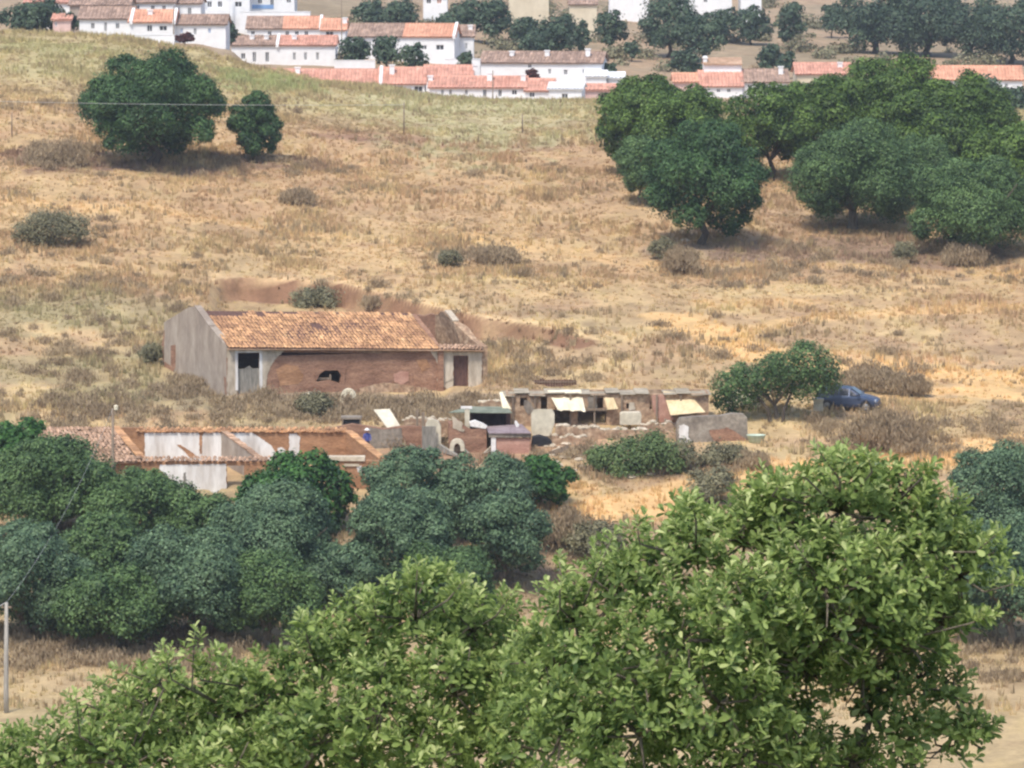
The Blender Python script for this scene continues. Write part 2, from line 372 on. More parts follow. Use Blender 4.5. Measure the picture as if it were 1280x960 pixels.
def leaf_cloud(lobes, L, W, layers=2.2, seed=0, spread=.10, inner=.22, updir=.35, zmin=None, vert=False):
    r = np.random.default_rng(seed); Ps = []; Ns = []; Ts = []
    cs = np.array([l[0] for l in lobes]); rs = np.array([l[1] for l in lobes])
    for li, (c, rad) in enumerate(lobes):
        area = 4 * math.pi * ((rad[0] * rad[1]) ** 1.6 / 3 + 2 * (rad[0] * rad[2]) ** 1.6 / 3) ** (1 / 1.6)
        n = int(layers * area / (L * W * .5) * .55) + 8
        d = r.normal(size=(n, 3)); d /= np.linalg.norm(d, axis=1)[:, None]
        low = d[:, 2] < -.45; d[low & (r.random(n) < .5), 2] *= -1
        # sub-clumps
        ph = r.uniform(0, 6.28, 6); s = np.sin(d[:, 0] * 6.5 + ph[0]) * np.sin(d[:, 1] * 6.5 + ph[1]) + np.sin(d[:, 2] * 7 + ph[2]) * np.sin(d[:, 0] * 4 + ph[3] + d[:, 1] * 5)
        rr = 1 + .15 * s + r.normal(size=n) * spread
        inn = r.random(n) < inner; rr[inn] *= r.random(inn.sum()) ** .4
        p = c + d * rad * rr[:, None]
        keep = np.ones(n, bool)
        q = ((p[:, None, :] - cs[None]) / rs[None]); dist = np.sqrt((q ** 2).sum(2)); dist[:, li] = 9
        keep &= ~((dist.min(1) < .72) & (r.random(n) < .85))
        if zmin is not None: keep &= p[:, 2] > zmin
        p = p[keep]; d = d[keep]; s = s[keep]
        nn = d + r.normal(size=p.shape) * .38 + np.array([0, 0, updir]); nn /= np.linalg.norm(nn, axis=1)[:, None]
        t = .24 + r.uniform(-.2, .2) + .07 * s + r.normal(size=len(p)) * .05
        Ps.append(p); Ns.append(nn); Ts.append(t)
    P = np.concatenate(Ps); Nn = np.concatenate(Ns); T = np.concatenate(Ts); n = len(P)
    a = r.normal(size=(n, 3)); a -= (a * Nn).sum(1)[:, None] * Nn; a /= np.linalg.norm(a, axis=1)[:, None]; b = np.cross(Nn, a)
    if vert:
        a = r.normal(size=(n, 3)) * .38 + np.array([0, 0, 1]); a /= np.linalg.norm(a, axis=1)[:, None]; b = np.cross(a, r.normal(size=(n, 3)) * .3 + np.array([0, 1, 0])); b /= np.linalg.norm(b, axis=1)[:, None]
    sz = r.uniform(.65, 1.3, n)[:, None]
    v = np.stack([P - a * L / 2 * sz, P + b * W / 2 * sz, P + a * L / 2 * sz, P - b * W / 2 * sz], 1).reshape(-1, 3)
    f = np.arange(n * 4).reshape(-1, 4); return v, f, np.repeat(T, 4)

def trunk_mesh(base, crown_c, rad, r0, seed, n=6, split=.35):
    r = random.Random(seed); mb = MB(); b = Vector(base); c = Vector(crown_c)
    j = b.lerp(c, split); j += Vector((r.uniform(-.1, .1), r.uniform(-.1, .1), 0)) * rad[0] * .5
    mb.tube([b - Vector((0, 0, .3)), b.lerp(j, .12), b.lerp(j, .5) + Vector((r.uniform(-.08, .08), 0, 0)) * rad[0], j], [r0 * 1.6, r0 * 1.15, r0, r0 * .85], 8)
    for k in range(n):
        a = 2 * math.pi * k / n + r.uniform(-.4, .4); e = c + Vector((math.cos(a) * rad[0], math.sin(a) * rad[1], r.uniform(.0, .7) * rad[2])) * .75
        mid = j.lerp(e, .5) + Vector((0, 0, r.uniform(-.1, .15) * rad[2]))
        mb.tube([j, mid, e], [r0 * .6, r0 * .35, r0 * .1], 6)
    return mb
KIND = {  # leaf material, leaf length, leaf width, lobes, lobe size, bark
    'holm': ('l_holm', .23, .15, 17, .36, 'bark'), 'carob': ('l_carob', .25, .17, 15, .40, 'bark'),
    'olive': ('l_olive', .20, .10, 15, .38, 'bark_light'), 'olive_green': ('l_olive_green', .20, .11, 15, .39, 'bark_light'),
    'fig': ('l_fig', .26, .19, 14, .40, 'bark_light'), 'far': ('l_far', .45, .32, 8, .46, 'bark'),
    'dead': ('l_dead', .36, .05, 7, .5, 'bark'), 'shrub': ('l_shrub', .22, .09, 8, .48, 'bark'), 'green': ('l_green', .22, .11, 8, .48, 'bark'),
    'red': ('l_red', .4, .3, 8, .42, 'bark')}
TN = {'holm': ('evergreen_oak_tree', 'tree'), 'carob': ('carob_tree', 'tree'), 'olive': ('olive_tree', 'tree'), 'olive_green': ('olive_tree', 'tree'),
      'fig': ('leafy_tree', 'tree'), 'far': ('village_tree', 'tree'), 'dead': ('dry_bush', 'bush'), 'shrub': ('shrub', 'bush'), 'green': ('green_bush', 'bush'), 'red': ('reddish_tree', 'tree')}
_seed = [100]
def tree(kind, px, top, bot, wpx, base, label, D=None, group=None, depth=1.0, trunkr=None, lobes=None, lift=False):
    "crown spans rows top..bot and wpx pixels; base = row where the trunk meets the ground (or None when D is given)"
    _seed[0] += 1; sd = _seed[0]; D_given = D is not None and kind != 'dead'
    if D is None:
        g = hit(px, base); D = g[1]
    x = at(px, (top + bot) / 2, D)[0]; gz = hz(x, D)
    zt = at(px, top, D)[2]; zb = at(px, bot, D)[2]; s = D / FPX
    if D_given or (base and not lift and kind in ('carob', 'olive_green', 'olive')): zb = gz + .25
    wpx = wpx * (.93 if kind not in ('dead', 'shrub', 'green') else 1)
    zb = max(zb, gz - .2)
    lm, L, W, n, size, bk = KIND[kind]
    rx = wpx * s / 2; rz = max((zt - zb) / 2, .2); c = (x, D, (zt + zb) / 2); rad = (rx, rx * depth, rz)
    small = kind in ('dead', 'shrub', 'green')
    k = max(.55, min(1.0, rx / 1.2)) if small else 1
    nm, cat = TN[kind]; t = thing(nm, label, cat, (x, D, gz), group)
    lb = lobes or lobes_for(c, rad, n, sd, size, .12 if kind == 'carob' else 0, 2 if small or kind == 'far' else 6)
    v, f, T = leaf_cloud(lb, L * k, W * k, layers=1.9 if not small else 1.5, seed=sd, zmin=gz, spread=.32 if small else .15, vert=kind == 'dead')
    mesh_obj('foliage' if small else 'crown', v, f, M[lm], t, attr=[('tint', 'FLOAT', T)])
    trunk_mesh((x, D, gz), c, rad, trunkr or max(.04, rx * .07), sd, 5 if small else 6).build('stem' if small else 'trunk', M[bk], t)
    return t

# ------------------------------------------------------------------ ground
def ell(px, row, w, h):
    a = hit(px, row); b = hit(px, row - h / 2); c = hit(px, row + h / 2)
    return a[0], a[1], w / 2 * a[1] / FPX, max(.4, (b[1] - c[1]) / 2)
SOIL = (.27, .155, .10); TAN = (.44, .305, .17); STRAW = (.55, .41, .215); BROWN = (.33, .22, .14); OLV = (.30, .26, .145); ORG = (.58, .37, .175); GRN = (.16, .19, .085)
PATCH = [  # px,row,w,h,colour,strength
    (360, 372, 190, 26, (.42, .255, .15), .9), (480, 372, 110, 22, (.40, .25, .15), .7), (620, 395, 120, 14, (.36, .23, .15), .5),
    (1080, 470, 330, 10, ORG, .9), (1240, 480, 200, 30, ORG, .8), (1000, 445, 250, 20, ORG, .6), (905, 425, 70, 26, (.62, .44, .19), .9), (1150, 500, 160, 10, ORG, .7), (960, 380, 260, 14, ORG, .5),
    (1150, 450, 300, 8, (.58, .37, .2), .8), (1200, 493, 200, 6, (.58, .37, .2), .8), (860, 412, 110, 6, (.6, .42, .2), .8),
    (760, 640, 240, 36, ORG, .8), (980, 590, 260, 26, (.50, .33, .18), .9), (1120, 570, 200, 40, (.48, .32, .18), .7), (720, 610, 60, 20, ORG, .8), (760, 665, 120, 30, BROWN, .8),
    (760, 565, 180, 30, (.36, .25, .165), .8), (560, 575, 260, 34, (.30, .19, .125), .9), (700, 560, 130, 22, (.42, .26, .16), .8), (1000, 555, 120, 16, (.44, .30, .18), .6),
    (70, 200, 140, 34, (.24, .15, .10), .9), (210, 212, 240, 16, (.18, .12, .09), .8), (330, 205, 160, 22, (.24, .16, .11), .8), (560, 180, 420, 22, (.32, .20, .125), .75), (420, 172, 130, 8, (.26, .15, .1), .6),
    (440, 505, 330, 34, (.26, .205, .15), .9), (240, 500, 160, 40, (.26, .22, .14), .8), (150, 470, 260, 60, OLV, .6), (80, 380, 200, 60, OLV, .5), (90, 530, 160, 14, STRAW, .6), (250, 445, 60, 40, OLV, .7),
    (590, 322, 130, 16, (.22, .17, .12), .7), (880, 320, 160, 40, (.25, .19, .14), .7), (1080, 320, 360, 50, (.25, .17, .12), .8), (975, 270, 80, 60, (.34, .23, .15), .6), (740, 240, 120, 60, (.34, .23, .15), .4),
    (640, 270, 700, 30, (.46, .32, .18), .4), (1000, 365, 500, 16, STRAW, .5), (600, 350, 260, 12, STRAW, .5), (440, 300, 200, 14, STRAW, .4), (130, 255, 180, 16, ORG, .4),
    (60, 60, 200, 20, (.34, .31, .15), .7), (150, 75, 300, 50, (.40, .355, .18), .5), (330, 100, 160, 24, (.30, .32, .14), .8), (600, 128, 300, 12, (.42, .38, .21), .8), (450, 140, 260, 20, (.44, .38, .20), .5), (650, 150, 200, 18, (.45, .37, .22), .5),
    (420, 55, 120, 8, (.22, .13, .09), .7)]
def ground_col(x, y):
    u = x / np.clip(y, 20, None) * FPX * CP + 640
    n1 = fbm(x, y, 9, 2); n2 = fbm(x * 1.0, y * .5, 2.2, 5, 4); n3 = fbm(x, y * .6, .9, 11, 3)
    c = np.array(TAN)[None] * np.ones((len(x), 1))
    def mix(col, w): nonlocal c; c = c * (1 - w[:, None]) + np.array(col) * w[:, None]
    mix(STRAW, sst(.42, .62, n1) * .8)
    mix(BROWN, sst(.50, .66, n2) * .55)
    mix(OLV, sst(.5, .62, fbm(x, y, 6, 21)) * .6 * (.35 + .65 * (1 - sst(250, 500, u))) * (1 - sst(300, 340, y)))
    mix((.46, .29, .155), sst(285, 300, y) * (1 - sst(360, 380, y)) * .45)
    mix((.38, .335, .17), sst(365, 395, y) * .6 * (y < 445))
    far = sst(440, 455, y); mix((.36, .255, .165), far * .9); mix((.19, .17, .105), far * sst(.52, .64, fbm(x, y, 22, 31)) * .5); mix((.34, .265, .175), far * sst(.52, .62, fbm(x, y * .6, 12, 41)) * .6)
    mix((.43, .33, .185), (1 - sst(205, 228, y)) * .7); mix((.22, .17, .115), sst(214, 222, y) * (1 - sst(232, 242, y)) * .6)
    mix((.20, .24, .10), (1 - sst(120, 180, y)) * .8)
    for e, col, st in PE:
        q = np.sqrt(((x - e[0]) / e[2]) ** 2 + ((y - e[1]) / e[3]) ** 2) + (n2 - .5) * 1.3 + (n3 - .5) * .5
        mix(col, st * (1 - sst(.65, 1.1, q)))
    c *= (.87 + .27 * n3)[:, None]
    mix((.50, .38, .18), sst(.60, .72, fbm(x, y * .35, 1.4, 51)) * .4 * (y < 440)); mix((.24, .165, .10), sst(.63, .74, fbm(x, y * .5, 1.2, 61, 3)) * .35 * (y < 440))
    for pts, wd, st in TRACKS:
        dm = np.full(len(x), 1e9)
        for (ax, ay), (bx, by) in zip(pts[:-1], pts[1:]):
            vx, vy = bx - ax, by - ay; t = np.clip(((x - ax) * vx + (y - ay) * vy) / (vx * vx + vy * vy), 0, 1); dm = np.minimum(dm, np.hypot(x - ax - t * vx, y - ay - t * vy))
        mix((.66, .43, .20), min(1, st * 1.1) * (1 - sst(wd * .7, wd * 1.35, dm + (n2 - .5) * 2.0)))
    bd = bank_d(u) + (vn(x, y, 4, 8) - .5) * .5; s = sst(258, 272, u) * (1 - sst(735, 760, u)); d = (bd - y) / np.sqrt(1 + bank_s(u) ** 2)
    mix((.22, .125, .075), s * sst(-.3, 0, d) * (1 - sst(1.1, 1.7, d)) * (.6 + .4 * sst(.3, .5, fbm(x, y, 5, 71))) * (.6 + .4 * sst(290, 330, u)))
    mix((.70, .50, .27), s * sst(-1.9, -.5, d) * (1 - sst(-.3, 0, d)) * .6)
    return np.clip(c, 0.02, .8)
TRACKS = [([hit(px, r)[:2] for px, r in pts], wd, st) for pts, wd, st in [
    ([(840, 398), (880, 412), (915, 430), (960, 446), (1050, 458), (1150, 466), (1290, 470)], 2.0, .85), ([(1120, 486), (1200, 490), (1290, 500)], 1.6, .85), ([(1110, 455), (1200, 478), (1290, 482)], 1.0, .6),
    ([(720, 640), (800, 632), (900, 606), (1000, 590), (1120, 580), (1290, 560)], 2.2, .8), ([(880, 428), (1000, 400), (1290, 385)], 1.2, .45), ([(600, 300), (800, 330), (1290, 345)], 1.5, .35), ([(0, 255), (200, 262), (420, 300)], 1.2, .3)]]
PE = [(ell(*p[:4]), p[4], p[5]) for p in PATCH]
ys = np.concatenate([np.arange(-500, 0, 50), np.arange(0, 180, 6), np.arange(180, 240, 1.0), np.arange(240, 300, .3), np.arange(300, 350, .5), np.arange(350, 450, .8), np.arange(450, 720, 2), np.arange(720, 1300, 20), np.arange(1300, 2600, 80)])
xs = np.concatenate([-np.geomspace(62, 2600, 22)[::-1], np.arange(-61, -22, .55), np.arange(-21.8, 9, .25), np.arange(9.2, 61.1, .55), np.geomspace(62, 2600, 22)])
GX, GY = np.meshgrid(xs, ys); nx_, ny_ = len(xs), len(ys); gx, gy = GX.ravel(), GY.ravel(); GZ = H(gx, gy)
idx = np.arange(nx_ * ny_).reshape(ny_, nx_); F4 = np.stack([idx[:-1, :-1], idx[:-1, 1:], idx[1:, 1:], idx[1:, :-1]], -1).reshape(-1, 4)
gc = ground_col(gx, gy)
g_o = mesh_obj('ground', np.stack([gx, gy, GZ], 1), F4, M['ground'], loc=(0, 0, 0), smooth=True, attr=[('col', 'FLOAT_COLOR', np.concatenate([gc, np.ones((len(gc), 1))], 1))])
tag(g_o, 'dry grass hillside and valley floor with bare reddish soil', 'ground', kind='structure')

# dry grass
def grass():
    r = np.random.default_rng(3); n = 150000
    y = 196 + (430 - 196) * r.random(n) ** .8; x = (r.random(n) - .5) * 2 * (y * .142 + 3)
    u = x / y * FPX * CP + 640
    dens = .35 + .65 * sst(.40, .62, fbm(x, y, 5, 81)); dens *= np.where((y > 244) & (y < 262) & (u > 430) & (u < 950), .25, 1)
    bd = bank_d(u); dens *= np.where((u > 262) & (u < 560) & (bd - y > -.3) & (bd - y < 8), .12, 1)
    dens *= np.where((u > 200) & (u < 605) & (y > 259.5) & (y < 276), 0, 1); dens *= np.where((u > 40) & (u < 480) & (y > 240) & (y < 249), 0, 1)
    dens *= np.where((u > 720) & (y > 262) & (y < 290), .55, 1)
    k = r.random(n) < dens; x, y, u = x[k], y[k], u[k]; n = len(x); z = H(x, y); c = ground_col(x, y)
    tall = fbm(x, y, 4, 91); tone = r.uniform(.78, 1.18, n); c = c * tone[:, None]; c[:, 1] *= r.uniform(.96, 1.08, n)
    dk = (fbm(x, y, 3, 95, 3) > .58) & (r.random(n) < .3); c[dk] = np.array([.32, .245, .145]) * r.uniform(.7, 1.3, dk.sum())[:, None]
    V = []; C = []; nb = 5
    hgt = (.14 + .34 * sst(.35, .7, tall) + .12 * dk) * r.uniform(.6, 1.4, n)
    for b in range(nb):
        a = r.uniform(0, 6.28, n); q = r.uniform(0, .22, n); bx = x + np.cos(a) * q; by = y + np.sin(a) * q
        w = r.uniform(.03, .08, n); ln = r.uniform(-.12, .12, (2, n)); wa = r.uniform(-.9, .9, n)
        h = hgt * r.uniform(.6, 1.1, n); cx, sy = np.cos(wa) * w, np.sin(wa) * w
        V.append(np.stack([np.stack([bx - cx, by - sy, z - .05], 1), np.stack([bx + cx, by + sy, z - .05], 1), np.stack([bx + ln[0], by + ln[1], z + h], 1)], 1))
        C.append(np.repeat(c[:, None], 3, 1))
    V = np.concatenate(V).reshape(-1, 3); C = np.concatenate(C).reshape(-1, 3)
    o = mesh_obj('dry_grass', V, np.arange(len(V)).reshape(-1, 3), M['grass'], loc=(0, 250, -34), attr=[('col', 'FLOAT_COLOR', np.concatenate([np.clip(C, 0, 1), np.ones((len(C), 1))], 1))])
    tag(o, 'dry straw coloured grass tufts across the hillside', 'grass', kind='stuff')
grass()
def scrub():
    "low dead weeds and thistles, far too many to count"
    r = np.random.default_rng(5); spots = []
    areas = [(0, 250, 150, 120, 26), (0, 310, 260, 200, 60), (60, 430, 220, 120, 60), (40, 500, 300, 60, 60), (285, 499, 320, 33, 120), (195, 470, 90, 30, 40), (430, 530, 200, 36, 40), (60, 500, 90, 28, 30), (230, 440, 60, 60, 20), (480, 300, 700, 60, 22),
             (1000, 300, 300, 60, 30), (1000, 528, 280, 44, 60), (1075, 462, 90, 12, 14), (560, 190, 400, 40, 16), (30, 185, 110, 36, 30), (240, 200, 200, 26, 22), (690, 690, 160, 80, 40), (0, 790, 300, 50, 160), (1180, 800, 120, 60, 30), (600, 430, 140, 50, 24), (380, 340, 600, 120, 18),
             (420, 495, 220, 40, 40), (640, 540, 300, 60, 30), (900, 330, 120, 40, 16), (200, 40, 300, 60, 8), (700, 330, 500, 130, 22), (0, 60, 1000, 120, 20)]
    lob = []
    for (x0, y0, w, h, n) in areas:
        for _ in range(n):
            px, py = x0 + r.random() * w, y0 + r.random() * h; g = hit(px, py)
            if 236 < g[1] < 249 and px < 480: continue
            if 259 < g[1] < 275 and 200 < px < 605 and py < (488 if px > 270 else 476): continue
            q = r.uniform(.18, .55); lob.append((np.array([g[0], g[1], g[2] + q * .35]), np.array([q * r.uniform(1, 1.8), q, q * r.uniform(.5, .9)])))
    vs, fs, ts = [], [], []; n0 = 0
    for i in range(0, len(lob), 40):
        v, f, t = leaf_cloud(lob[i:i + 40], .34, .05, .9, i, .38, .45, vert=True); vs.append(v); fs.append(f + n0); ts.append(t); n0 += len(v)
    o = mesh_obj('dry_scrub', np.concatenate(vs), np.concatenate(fs), M['l_dead'], loc=(0, 250, -34), attr=[('tint', 'FLOAT', np.concatenate(ts))])
    tag(o, 'low dead weeds and thistles scattered over the slope', 'scrub', kind='stuff')
scrub()

# ------------------------------------------------------------------ main ruin
def wallprism(mb, pts_front, thick):
    "pts given as (px,row,D); extruded by thick along y"
    return mb.prism([at(*p) for p in pts_front], (0, thick, 0))
F = Fac(283, 431, 262, 14)
gl = hz(F.O[0], 262)
T = thing('ruined_farmhouse', 'long ruined adobe farmhouse with sagging clay tile roof and peeling plaster, middle of the slope', 'house', (F.O[0], 262, gl))
u1 = F.uz(603, 470)[0]; zt = F.uz(283, 433)[1]; zt1 = F.uz(603, 437)[1]; zbase = F.uz(283, 500)[1] - 1.0
def op(f, a, b, c, d_): return (f.uz(a, (c + d_) / 2)[0], f.uz(b, (c + d_) / 2)[0], f.uz((a + b) / 2, d_)[1], f.uz((a + b) / 2, c)[1])
o1, o2, o3 = op(F, 297, 325, 441, 492), op(F, 396, 429, 463, 486), op(F, 567, 585, 445, 500)
mb = MB(); F.wall(mb, 0, u1, zbase, min(zt, zt1) - .02, [o1, o2, o3], 0, .5); mb.build('wall', M['adobe'], T)
mb = MB(); F.ppoly(mb, [(284, 440), (549, 442), (603, 442), (603, 436.5), (549, 434.6), (284, 432.4)], .006, .48); mb.build('wall_head', M['adobe'], T)
# hole made ragged
mb = MB(); F.ppoly(mb, [(394, 475), (394, 461), (408, 462), (400, 467), (397, 474)], -.05, .4); F.ppoly(mb, [(430, 489), (424, 486), (427, 470), (422, 462), (432, 461)], -.05, .4)
F.ppoly(mb, [(392, 478), (412, 475), (424, 479), (430, 484), (431, 490), (392, 490)], -.03, .35); mb.build('broken_masonry', M['adobe'], T)
gp = [at(283, 432, 262), at(262, 408, 263.9), at(244, 383, 266.0), at(236, 384, 266.9), at(205, 403, 270), at(205, 470, 270), at(283, 505, 262)]
gp[-1] = (gp[-1][0], gp[-1][1], gp[-1][2] - 1)
gp[-2] = (gp[-2][0], gp[-2][1], gp[-2][2] - 1)
g = MB().prism([(p[0] - .004, p[1], p[2]) for p in gp], (.45, .12, 0)).build('wall', M['plaster_grey'], T); g['label'] = 'grey plastered gable wall at the left end'
mb = MB()
for a, b in ((gp[1], gp[2]),): mb.prism([(a[0] - .05, a[1], a[2]), (a[0] - .05, a[1], a[2] + .07), (b[0] - .05, b[1], b[2] + .07), (b[0] - .05, b[1], b[2])], (.42, .1, 0))
mb.build('coping', M['plaster_grey'], T)
def gpt(px, row):  # on the gable plane
    p, q = Vector(gp[0]), Vector(gp[4]); r = Vector(ray(px, row)); n = Vector((q.y - p.y, -(q.x - p.x), 0)); t = p.dot(n) / r.dot(n); return tuple(r * t)
mb = MB()
for poly in ([(201, 440), (206, 412), (205, 450), (207, 458)], [(214, 432), (219, 431), (220, 462), (214, 456)], [(256, 402), (260, 404), (260, 458), (257, 458)], [(205, 470), (206, 452), (218, 460), (234, 459), (246, 462), (262, 460), (283, 472), (283, 500)]):
    mb.prism([(lambda p: (p[0] - .03, p[1] - .01, p[2]))(gpt(*c)) for c in poly], (.04, .01, 0))
o_ = mb.build('exposed_masonry', M['adobe'], T)
# plaster left on the facade
mb = MB(); e = -.035
for poly in ([(284, 433), (297, 433), (297, 500), (284, 500)], [(297, 433), (325, 433), (325, 440.5), (297, 440.5)], [(325.5, 433), (361, 433), (354, 440), (345, 448), (338, 458), (334, 470), (332, 484), (325.5, 492)],
             [(536, 435), (566.5, 436), (566.5, 476), (556, 480), (546, 476), (550, 464), (545, 450), (540, 442)], [(566.5, 436), (586, 436), (586, 444.5), (566.5, 444.5)], [(585.5, 436), (602.5, 437), (602.5, 490), (596, 502), (585.5, 500)], [(552, 480), (566.5, 472), (566.5, 490), (560, 488)]):
    mb = MB(); F.ppoly(mb, poly, e, -.003); mb.build('plaster', M['plaster'], T)
mb = MB(); F.ppoly(mb, [(492, 468), (500, 464), (511, 465), (511, 476), (502, 481), (493, 477)], e, -.003); x_ = mb.build('plaster', M['pinkboard'], T); x_['label'] = 'isolated pale pink plaster patch'
for poly, mt in (([(345, 462), (358, 455), (372, 458), (380, 470), (374, 480), (350, 482)], 'adobe_orange'), ([(440, 436), (530, 436), (520, 440), (498, 439), (470, 442), (448, 440)], 'rubble'), ([(450, 485), (480, 478), (530, 484), (548, 490), (548, 502), (450, 502)], 'rubble'), ([(520, 450), (532, 448), (538, 458), (528, 466)], 'adobe_orange')):
    mb = MB(); F.ppoly(mb, poly, -.02, -.002); mb.build('worn_patch', M[mt], T)
# pale reveals
mb = MB(); F.pbox(mb, 294, 297.4, 438, 488, -.07, .1); F.pbox(mb, 324.6, 328, 438, 486, -.07, .1); F.pbox(mb, 294, 328, 437, 441, -.071, .1); mb.build('door_frame', M['white'], T)
mb = MB(); F.box(mb, o1[0] + .02, o1[1] - .02, .12, .2, o1[2], F.uz(310, 461)[1]); F.ppoly(mb, [(305, 461), (312, 457), (316, 461)], .12, .18); x_ = mb.build('door', M['doorgrey'], T); x_['label'] = 'broken half door of grey boards'
mb = MB(); F.box(mb, o3[0] + .02, o3[1] - .02, .2, .27, o3[2], o3[3] - .02)
for k in range(1, 4): uu = o3[0] + (o3[1] - o3[0]) * k / 4; F.box(mb, uu - .02, uu + .02, .18, .2, o3[2], o3[3] - .1)
x_ = mb.build('door', M['door'], T); x_['label'] = 'narrow brown plank door'
mb = MB()
F.pbox(mb, 396, 412, 472, 474.5, .1, .2); F.pbox(mb, 412, 414, 468, 486, .12, .2); mb.build('fallen_beam', M['wood'], T)
# roof
A, B, C_, D_ = at(286, 434, 261.6), at(549, 436, 265.2), at(514, 391.5, 269.5), at(252, 388.5, 266.4)
holes = [(.02, .93, .06, .09), (.13, .95, .05, .07), (.20, .97, .02, .06), (.26, .93, .018, .06), (.49, .62, .022, .09), (.33, .99, .03, .03)]
def keep(s, t): return not any(abs(s - a) < c and abs(t - b) < d for a, b, c, d in holes) and not (t > .93 and vn(s * 60, t, 1, 3) > .68)
tiles(MB(), A, B, C_, D_, .235, .40, keep, .035, .038).build('roof_tiles', M['tile_old'], T)
mb = MB(); slab(mb, A, B, C_, D_, .08); mb.build('roof_boards', M['door'], T); mb = MB(); Bk, Ck = at(205, 404, 270.3), at(500, 404, 276); slab(mb, D_, C_, Ck, Bk, .08); rb = mb.build('roof', M['tile_dull'], T)  # boards kept dark to put shade into tile gaps and roof holes
mb = MB(); mb.tube([at(284, 436.5, 261.55), at(420, 437, 263.4), at(549, 438, 265.15)], .05, 6); mb.tube([at(549, 438, 265.15), at(605, 439, 266)], .05, 6)
mb.build('eave_beam', M['tile_dull'], T)
mb = MB(); A2, B2 = at(549, 437, 265.0), at(605, 438, 265.8); C2, D2 = at(604, 432.5, 266.5), at(548, 431, 265.8); tiles(mb, A2, B2, C2, D2, .24, .3, None, .06, .08); slab(mb, A2, B2, C2, D2, .06); mb.build('eave_tiles', M['tile_dull'], T)
# roofless bay
mb = MB(); mb.prism([at(548, 440, 265.3), at(530, 412, 267.3), at(514, 393, 269.4), at(508, 392, 271.5), at(508, 440, 272), at(548, 500, 265.3)], (.35, 0, 0)); mb.build('wall', M['adobe'], T)
mb = MB(); mb.prism([at(602, 433, 266.3), at(589, 424, 267.4), at(577, 408, 268.6), at(566, 402, 269.2), at(556, 390, 270.4), at(551, 389, 271), at(547, 394, 272.0), at(544, 393, 272.2), at(544, 440, 272.5), at(602, 505, 266.3)], (.4, .05, 0)); mb.build('wall', M['rubble'], T)  # lighter rubble material offsets the shade on this sloping gable
mb = MB()
for a, b in (((566, 401.5, 269.2), (556, 389, 270.4)),): mb.prism([at(*a), (at(*a)[0], at(*a)[1], at(*a)[2] + .08), (at(*b)[0], at(*b)[1], at(*b)[2] + .08), at(*b)], (.42, .05, 0))
mb.build('coping', M['plaster'], T)
mb = MB(); wallprism(mb, [(500, 398, 274), (515, 396, 274), (522, 393, 274), (530, 395, 274), (538, 392, 274), (548, 395, 274), (548, 450, 274), (500, 450, 274)], .4); mb.build('wall', M['adobe'], T); mb = MB(); mb.prism([at(205, 404, 270.2), at(205, 470, 270.2), at(500, 450, 276), at(500, 404, 276)], (0, .4, 0)); mb.build('wall', M['adobe'], T)
F_main = F

# ------------------------------------------------------------------ lower roofless ruin
D0, D1 = 247.5, 242.0
FB = Fac(172, 540, D0, 0); FF = Fac(172, 578, D1, 0)
T = thing('roofless_ruin', 'low roofless ruin with white plastered inner walls behind the olive trees, left', 'house', (FF.O[0], D1, hz(FF.O[0], D1)))
ub = FB.uz(434, 550)[0]
mb = MB(); FB.box(mb, 0, ub, 0, .45, FB.uz(200, 640)[1], FB.uz(200, 540)[1]); mb.build('wall', M['adobe_orange'], T)
mb = MB()
for poly in ([(181, 541), (248, 541), (252, 548), (255, 541), (300, 541), (316, 541), (326, 548), (338, 556), (345, 566), (345, 590), (181, 590)], [(361.5, 542), (371, 542), (375, 546), (373, 575), (361, 575)], [(347, 560), (352, 559), (357, 563), (357, 575), (347, 575)]):
    mb = MB(); FB.ppoly(mb, poly, -.03, -.002); mb.build('plaster', M['white'], T)
mb = MB(); FB.ppoly(mb, [(221, 556), (226, 556), (241, 566), (250, 573), (238, 572)], -.05, -.031); FB.ppoly(mb, [(249, 541), (253, 541), (252, 567), (249.5, 567)], -.05, -.031); mb.build('exposed_masonry', M['adobe_orange'], T)
mb = MB(); tiles(mb, at(172, 542, D0 - .12), at(434, 542, D0 - .12), at(434, 535.5, D0 + .5), at(172, 535.5, D0 + .5), .25, .5, None, .09, .09); FB.pbox(mb, 172, 434, 537.5, 540.5, -.06, .5); mb.build('coping', M['tile_old'], T)
# front wall, two stretches with gaps
u9 = lambda p, r=590: FF.uz(p, r)[0]; ztf = FF.uz(200, 577)[1]; zb_ = FF.uz(200, 660)[1]
mb = MB(); FF.wall(mb, u9(120), u9(338), zb_, ztf, [(u9(283), u9(305), FF.uz(0 + 290, 640)[1], FF.uz(290, 582)[1])], 0, .45); mb.build('wall', M['adobe_orange'], T); mb = MB(); FF.wall(mb, u9(406), u9(474), zb_, FF.uz(430, 576)[1], [], 0, .45); mb.build('wall', M['adobe_orange'], T)
mb = MB(); FF.ppoly(mb, [(200, 581), (283, 580), (283, 612), (274, 632), (262, 640), (240, 632), (222, 612), (212, 598), (199, 586)], -.03, -.002); mb.build('plaster', M['white'], T); mb = MB(); FF.ppoly(mb, [(446, 583), (452, 582), (451, 592), (447, 590)], -.03, -.002); mb.build('plaster', M['white'], T)
mb = MB(); FF.ppoly(mb, [(229, 592), (232, 590), (233, 612), (229, 608)], -.045, -.031); mb.build('exposed_masonry', M['doorgrey'], T)
mb = MB(); tiles(mb, at(168, 579, D1 - .15), at(338, 578, D1 - .15), at(338, 572, D1 + .5), at(168, 572, D1 + .5), .25, .45, None, .08, .09); mb.build('coping', M['tile_dull'], T)
